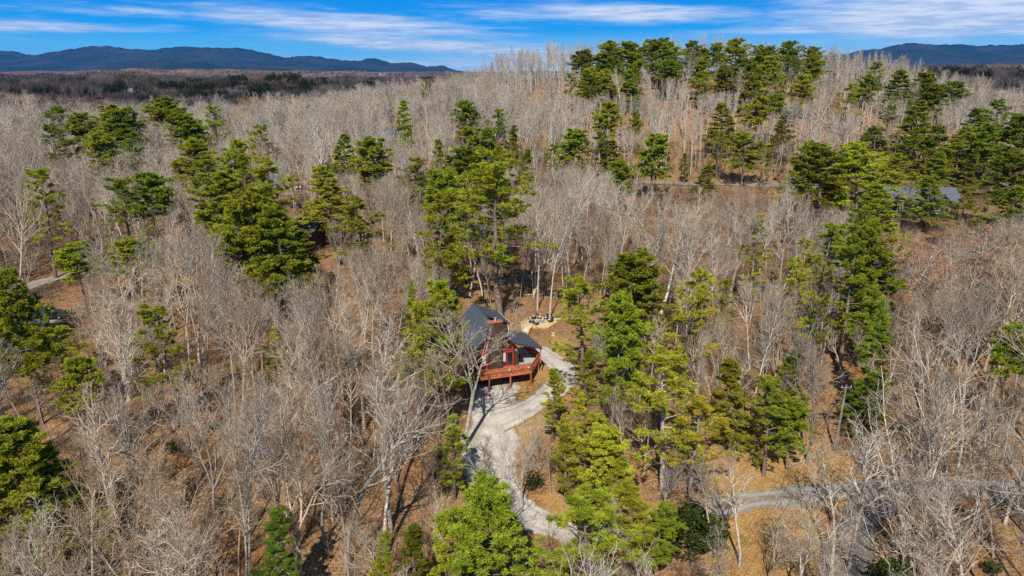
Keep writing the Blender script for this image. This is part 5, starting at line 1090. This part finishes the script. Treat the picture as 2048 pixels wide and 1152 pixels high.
# brown cabin
bx, by = at(612, 505); bz = gz(bx, by)
e = empty('brown_cabin', (bx-1.2, by+4, bz), R(-12), 'brown cabin with a low brown roof and porch, half hidden by pines', 'cabin')
prism_house(e, 7.5, 7, 4.6, 1.8, M_BROWNW, M_ROOFB)
B1(lambda a: a.slab([(-4.2, -3.9, 4.75), (-4.2, -6.8, 3.9), (4.6, -6.8, 3.9), (4.6, -3.9, 4.75)], .14), 'porch_roof', M_ROOFB, e)
B1(lambda a: a.slab([(-4.2, -3.5, 1.6), (-4.2, -6.5, 1.6), (4.4, -6.5, 1.6), (4.4, -3.5, 1.6)], .2), 'porch_floor', M_POLE, e)
for x in (-4.0, 0, 4.3): B1(lambda a: a.box((x, -6.4, 1.0), (.18, .18, 5.8)), 'porch_post', M_POLE, e)
B1(lambda a: [a.bar((-4.2, -6.5, z), (4.4, -6.5, z), .06, .09) for z in (1.9, 2.25, 2.6)], 'porch_rail', M_POLE, e)
ch = B1(lambda a: a.box((-2.0, 1.6, 5.4), (1.1, 1.1, 3.4)), 'chimney', M_BROWNW, e); B1(lambda a: a.box((-2.0, 1.6, 7.15), (1.4, 1.4, .12)), 'cap', M_METAL, ch)
win(e, -1.8, -3.53, 3.1, 1.4, 1.3, M_WHITE); win(e, 1.9, -3.53, 3.1, 1.4, 1.3, M_WHITE)
x, y = at(642, 478); e = empty('red_patio_umbrella', (x, y, gz(x, y)), 0, 'closed-in red umbrella beside the porch of the brown cabin', 'umbrella')
B1(lambda a: a.cyl((0, 0, 0), (0, 0, 2.5), .03), 'pole', M_POLE, e); B1(lambda a: a.cyl((0, 0, 1.9), (0, 0, 2.6), 1.3, .03, 8, smooth=False), 'canopy', M_RED, e)
# grey-roofed house
hx, hy = at(1850, 437); hz_ = gz(hx, hy)
e = empty('grey_roofed_house', (hx, hy+6, hz_), R(-6), 'large dark house with several slate-grey gables behind pines', 'house')
prism_house(e, 20, 9, 4.6, 3.4, M_DARKW, M_ROOFG, 'x')
e2 = e
B1(lambda a: a.slab([(1, -8, -2), (7, -8, -2), (7, -8, 4.4), (4, -8, 6.8), (1, -8, 4.4)], 4, (0, 1, 0)), 'wing_wall', M_DARKW, e)
for s in (-1, 1): B1(lambda a: a.slab([(4+s*.01, -8.5, 6.95), (4+s*3.5, -8.5, 4.1), (4+s*3.5, -1.5, 4.1), (4+s*.01, -1.5, 6.95)], .15), 'wing_roof', M_ROOFG, e)
B1(lambda a: a.slab([(-16, -4.5, -2), (-10.1, -4.5, -2), (-10.1, -4.5, 3.0), (-16, -4.5, 3.0)], 7, (0, 1, 0)), 'garage_wall', M_DARKW, e)
B1(lambda a: a.slab([(-16.6, -5.1, 2.8), (-10.2, -5.1, 2.8), (-10.2, -1, 4.9), (-16.6, -1, 4.9)], .15), 'garage_roof', M_ROOFG, e)
B1(lambda a: a.slab([(-16.6, -.99, 4.9), (-10.2, -.99, 4.9), (-10.2, 3.1, 2.8), (-16.6, 3.1, 2.8)], .15), 'garage_roof', M_ROOFG, e)
for x in (2.6, 5.2): win(e, x, -8.04, 2.6, 1.3, 1.5, M_WHITE)
for x in (-6, -2): win(e, x, -4.55, 2.6, 1.5, 1.5, M_WHITE)
win(e, 8.6, -4.55, 2.6, 1.3, 1.3, M_WHITE)
# cream house
hx, hy = at(928, 322); hz_ = gz(hx, hy)
e = empty('cream_house', (hx, hy, hz_), R(32), 'cream two-storey house glimpsed between pines above the cabin', 'house')
prism_house(e, 8.5, 11, 6.8, 2.4, M_CREAM, M_ROOFB, 'y')
for x in (-2.4, 0, 2.4):
    for z in (1.9, 4.8): win(e, x, -5.55, z, 1.0, 1.4, M_WHITE)
# pale grey house far up the slope
hx, hy = at(793, 285); e = empty('grey_house', (hx, hy, gz(hx, hy)), R(-20), 'small pale grey house behind the slim spire-shaped pine', 'house')
prism_house(e, 9, 7, 4.0, 2.2, mat('pale_grey_siding', lambda T: (.34, .34, .33), .2, .8), M_ROOFG, 'x'); win(e, -2, -3.55, 2.2, 1.1, 1.2, M_WHITE); win(e, 2, -3.55, 2.2, 1.1, 1.2, M_WHITE)
# house at the downhill edge
hx, hy = at(28, 700); e = empty('dark_roofed_house', (hx-2, hy+2, gz(hx, hy)), R(25), 'house with a dark roof at the picture edge beside the parked car', 'house')
prism_house(e, 11, 8, 3.6, 2.2, M_DARKW, M_ROOF, 'x'); win(e, -2, -4.05, 2, 1.3, 1.2, M_WHITE); win(e, 2, -4.05, 2, 1.3, 1.2, M_WHITE)
# shed with a red roof across the far lane, and the white van by it
hx, hy = at(617, 378); e = empty('red_shed', (hx, hy, gz(hx, hy)), R(10), 'small red-roofed shed beyond the lane above the brown cabin', 'shed')
prism_house(e, 4.5, 3, 2.0, .9, M_BROWNW, M_RUST, 'x', .2); win(e, 0, -1.55, 1.2, .8, .8, M_WHITE)
def car(loc, rz, label, paint, van=False, name='parked_car'):
    e = empty(name, loc, rz, label, 'van' if van else 'car'); h2 = 1.9 if van else 1.45
    prof = [(-2.3, .35), (2.3, .35), (2.32, .8), (1.55, .95), (1.0, h2), (-1.5 if not van else -2.2, h2), (-2.25, .95)] if not van else [(-2.4, .35), (2.4, .35), (2.4, .95), (1.8, 1.1), (1.35, h2), (-2.35, h2)]
    B1(lambda a: a.slab([(x, -.88, z) for x, z in prof], 1.76, (0, 1, 0)), 'body', paint, e)
    B1(lambda a: [a.slab([(-1.4, s*.885, .98), (1.05, s*.885, .98), (.85, s*.885, h2-.1), (-1.3, s*.885, h2-.1)], .01, (0, -s, 0)) for s in (-1, 1)], 'side_windows', M_GLASS, e)
    B1(lambda a: a.slab([(1.5 if not van else 1.78, -.78, .99 if not van else 1.13), (1.04 if not van else 1.4, -.72, h2-.05), (1.04 if not van else 1.4, .72, h2-.05), (1.5 if not van else 1.78, .78, .99 if not van else 1.13)], .02, (-.7, 0, -.3)), 'windscreen', M_GLASS, e)
    for x in (-1.4, 1.45):
        for s in (-1, 1):
            t = B1(lambda a: a.cyl((x, s*.70, .33), (x, s*.92, .33), .33, n=16), 'wheel', M_TYRE, e); B1(lambda a: a.cyl((x, s*.90, .33), (x, s*.935, .33), .19, n=10), 'rim', M_CHROME, t)
    for s in (-1, 1): B1(lambda a: a.box((2.31 if not van else 2.4, s*.62, .72), (.06, .3, .14)), 'headlight', M_CHROME, e)
x, y = at(103, 640); car((x, y, gz(x, y)+.13), R(200), 'dark car on the grey pad under the ragged pine', M_CAR)
x, y = at(2044, 462); car((x, y, gz(x, y)+.16), R(100), 'black car on the gravel pad past the orange-leaved oak', M_BLACK)
x, y = at(597, 378); car((x, y, gz(x, y)+.2), R(15), 'white van on the lane beside the red-roofed shed', M_WHITE, True, 'parked_van')
x, y = at(592, 416); car((x, y, gz(x, y)+.05), R(150), 'dark car on the slope just above the brown cabin', M_CAR)
# pale fence by the pad
a0, b0 = at(1962, 478), at(2022, 478); n = 9
e = empty('wooden_fence', (*a0, gz(*a0)), 0, 'pale wooden fence panels below the gravel pad by the orange-leaved oak', 'fence'); L_x = b0[0]-a0[0]; L_y = b0[1]-a0[1]
B1(lambda a: [a.box((L_x*(i+.5)/34, L_y*(i+.5)/34, .75), (L_x/34*.8, .03, 1.4)) for i in range(34)], 'boards', M_WHITE, e)
for i in range(5): B1(lambda a: a.box((L_x*i/4, L_y*i/4-.06, .7), (.12, .12, 1.7)), 'post', M_POLE, e)
# far houses
for i, (px, py, lab) in enumerate([(258, 181, 'tiny white house in the dark far woodland'), (2046, 158, 'tiny red-walled house in the far forest at the picture edge'), (765, 151, 'tiny white house on the pale far hills')]):
    hx, hy = at(px, py, 7); e = empty('far_house', (hx, hy, gz(hx, hy)+5), .3*i, lab, 'house'); k = 1.6 if i != 2 else 3.0; e.scale = (k, k, k)
    prism_house(e, 9, 6, 3.5, 2, [M_WHITE, M_BROWNW, M_WHITE][i], [M_ROOFG, M_ROOFB, M_ROOFG][i], 'x'); win(e, 0, -3.1, 1.8, 2, 1.2, M_WHITE)

# ------------------------------------------------------------------ utility pole and its wires
ux, uy = at(1668, 905); uz = gz(ux, uy); tx, ty = 0, 0
d_ = ray(1677, 770); s_ = uy/d_[1]; PH = CZ+s_*d_[2]-uz
e = empty('utility_pole', (ux, uy, uz), 0, 'grey wooden utility pole at the top of the grassy bank', 'utility pole')
B1(lambda a: a.cyl((0, 0, -.5), (.35, 0, PH), .17, .11, 12), 'pole', M_POLE, e)
B1(lambda a: (a.box((.35, -.05, PH-.3), (1.3, .1, .1))), 'crossarm', M_POLE, e)
for x in (-.2, .35, .9): B1(lambda a: a.cyl((x, -.05, PH-.25), (x, -.05, PH-.02), .05, .04, 8), 'insulator', M_METAL, e)
ex, ey = at(1540, 1075)
for i in range(3):
    p0 = np.array([ux+(-.2, .35, .5)[i], uy-.05, uz+PH-(.05, .05, 2.6)[i]]); q0 = np.array([ex-14+i*.5, ey-22, gz(ex, ey)+8.0-(0, 0, 1.2)[i]]); t = np.linspace(0, 1, 24)[:, None]
    P = p0+(q0-p0)*t; P[:, 2] -= 2.4*t[:, 0]*(1-t[:, 0]); m = MA(); tubes(m, P[None], np.full((1, 24), .014), 4)
    tag(m.build('power_line', M_BLACK), ['thin power line on the outer insulator of the utility pole', 'thin power line on the middle insulator of the utility pole', 'lowest cable on the utility pole'][i], 'cable')
gx_, gy_ = at(1600, 905); gz_ = gz(gx_, gy_)
e = empty('guy_wire', (gx_, gy_, gz_), 0, 'slanting guy wire with a yellow sleeve bracing the utility pole', 'guy wire')
top = np.array([ux-gx_+.2, uy-gy_, uz+PH-1.5-gz_])
B1(lambda a: a.cyl((0, 0, 0), tuple(top), .014, n=4), 'wire', M_METAL, e); B1(lambda a: a.cyl(tuple(top*.05), tuple(top*.28), .06, n=8), 'guard_sleeve', M_YEL, e)
# power pole further down, outside the frame, that the wires run to
e = empty('utility_pole', (q0[0]-.3, q0[1], gz(q0[0], q0[1])), 0, 'second utility pole that the power lines run down to', 'utility pole')
H2 = 9.4; B1(lambda a: a.cyl((0, 0, -.5), (0, 0, H2), .17, .11, 12), 'pole', M_POLE, e)
# hollies and fallen logs
def holly(px, py, r, h, lab):
    x, y = at(px, py); rng = np.random.RandomState(int(px)); n = int(520*r*h/6)
    e = empty('holly_bush', (x, y, gz(x, y)), 0, lab, 'bush'); th = rng.rand(n)*6.28; ph = rng.rand(n); q = .55+.45*rng.rand(n)**.4; bump = 1+.30*np.sin(th*3+px)*np.cos(ph*5)+.18*np.sin(th*7)*np.cos(ph*11)
    C = np.stack([r*q*bump*np.cos(th)*np.sqrt(1-ph**2.2), r*q*bump*np.sin(th)*np.sqrt(1-ph**2.2), h*(.06+.94*ph*q)], 1)
    m = MA(); blades(m, rng, C, unit(C+rng.randn(n, 3)*.4), 9, .22, .12, 1.2); m.build('foliage', M_HOLLY, e)
    m = MA(); tubes(m, np.stack([np.zeros((6, 3)), C[:6]*.8], 1), np.array([[.07, .02]]*6), 4); m.build('stem', M_PBARK, e)
holly(1378, 1095, 2.7, 5.2, 'dense dark evergreen hedge-like bush where the drive meets the lower road'); holly(1425, 1088, 1.6, 3.2, 'smaller dark evergreen bush next to the hedge-like one')
holly(1790, 1190, 2.6, 3.4, 'dark green rounded bush at the front under the huge bare tree'); holly(1325, 1085, 2.0, 3.4, 'dark bush on the drive side of the hedge-like one')
for i, (px, py, rz, L) in enumerate([(1612, 922, .4, 4.5), (840, 880, 1.1, 8), (1470, 640, .3, 9), (300, 760, .5, 9), (1630, 620, -.5, 9), (690, 850, .7, 8), (1090, 590, .1, 8), (160, 800, .6, 9), (1130, 640, .05, 6), (1560, 720, .2, 8)]):
    x, y = at(px, py); z = gz(x, y); c, s_ = math.cos(rz), math.sin(rz)
    P = np.array([[x-c*L/2+c*L*t, y-s_*L/2+s_*L*t, gz(x-c*L/2+c*L*t, y-s_*L/2+s_*L*t)+.16] for t in np.linspace(0, 1, 7)])[None]
    m = MA(); tubes(m, P, np.linspace(.17, .08, 7)[None], 7, 0, True)
    tag(m.build('fallen_log', M_BARK), ['short fallen log on the grassy bank below the utility pole', 'fallen trunk on the orange slope beside the drive', 'long fallen trunk in the thicket below the lane', 'fallen trunk past the bright tufted pine near the parked car', 'fallen trunk under the umbrella-crowned pine', 'fallen trunk at the middle of the leafless slope', 'fallen trunk on the leaves behind the fire pit patio', 'fallen trunk on the shaded slope uphill of the big corner pine', 'fallen log just past the end of the fire pit patio', 'fallen trunk behind the pointed pine on the bank'][i], 'log')

# ------------------------------------------------------------------ unseen cloud, added overhead to shade the far woodland
def cloud(cx0, cy0, cz0, rx, ry, th_, seed, label):
    n, m_ = 72, 30; rr = np.random.RandomState(seed); A = rr.rand(5)*6.28
    th0 = np.linspace(0, 2*np.pi, n, endpoint=False)[None]; ph = np.linspace(-np.pi/2, np.pi/2, m_)[:, None]
    rim = 1+.16*np.sin(3*th0+A[0])+.10*np.sin(7*th0+A[1])+.06*np.sin(15*th0+A[2])
    X0 = rx*rim*np.cos(ph)*np.cos(th0); Y0 = ry*rim*np.cos(ph)*np.sin(th0); Z0 = th_*np.sin(ph)*(1+.4*np.sin(5*th0+A[3])*np.cos(ph)+.3*np.sin(11*th0+A[4]+ph*4)*np.cos(ph))
    ii = np.arange(n*m_).reshape(m_, n); a_ = ii[:-1]; b_ = ii[1:]
    m = MA(); m.add(np.stack([X0+cx0, Y0+cy0, Z0+cz0], -1), np.stack([a_, np.roll(a_, -1, 1), np.roll(b_, -1, 1), b_], -1).reshape(-1, 4), 0, True)
    tag(m.build('added_shade_cloud', M_SHADE_CLOUD), kind='structure')
M_SHADE_CLOUD = bpy.data.materials.new('thin_shade_cloud'); M_SHADE_CLOUD.use_nodes = True; T = NT(M_SHADE_CLOUD.node_tree)
mx = T.n('ShaderNodeMixShader', {0: .36, 1: T.n('ShaderNodeBsdfTransparent').outputs[0], 2: T.n('ShaderNodeBsdfDiffuse', {'Color': (.85, .86, .88, 1)}).outputs[0]})
T.t.links.new(mx.outputs[0], T.n('ShaderNodeOutputMaterial').inputs[0])
cloud(-1350, 640, 1000, 1900, 1080, 90, 2, 'added_shade_cloud')

# ------------------------------------------------------------------ the air
hm = bpy.data.materials.new('air'); hm.use_nodes = True; T = NT(hm.node_tree)
pv = T.n('ShaderNodeVolumePrincipled', {'Color': (0.07, 0.38, 0.95, 1), 'Density': HAZE, 'Anisotropy': 0.0})
T.t.links.new(pv.outputs[0], T.n('ShaderNodeOutputMaterial').inputs['Volume'])
a = MA(); a.box((0, 8000, 290), (60000, 27000, 660)); hz_o = a.build('haze', hm); tag(hz_o, kind='stuff')
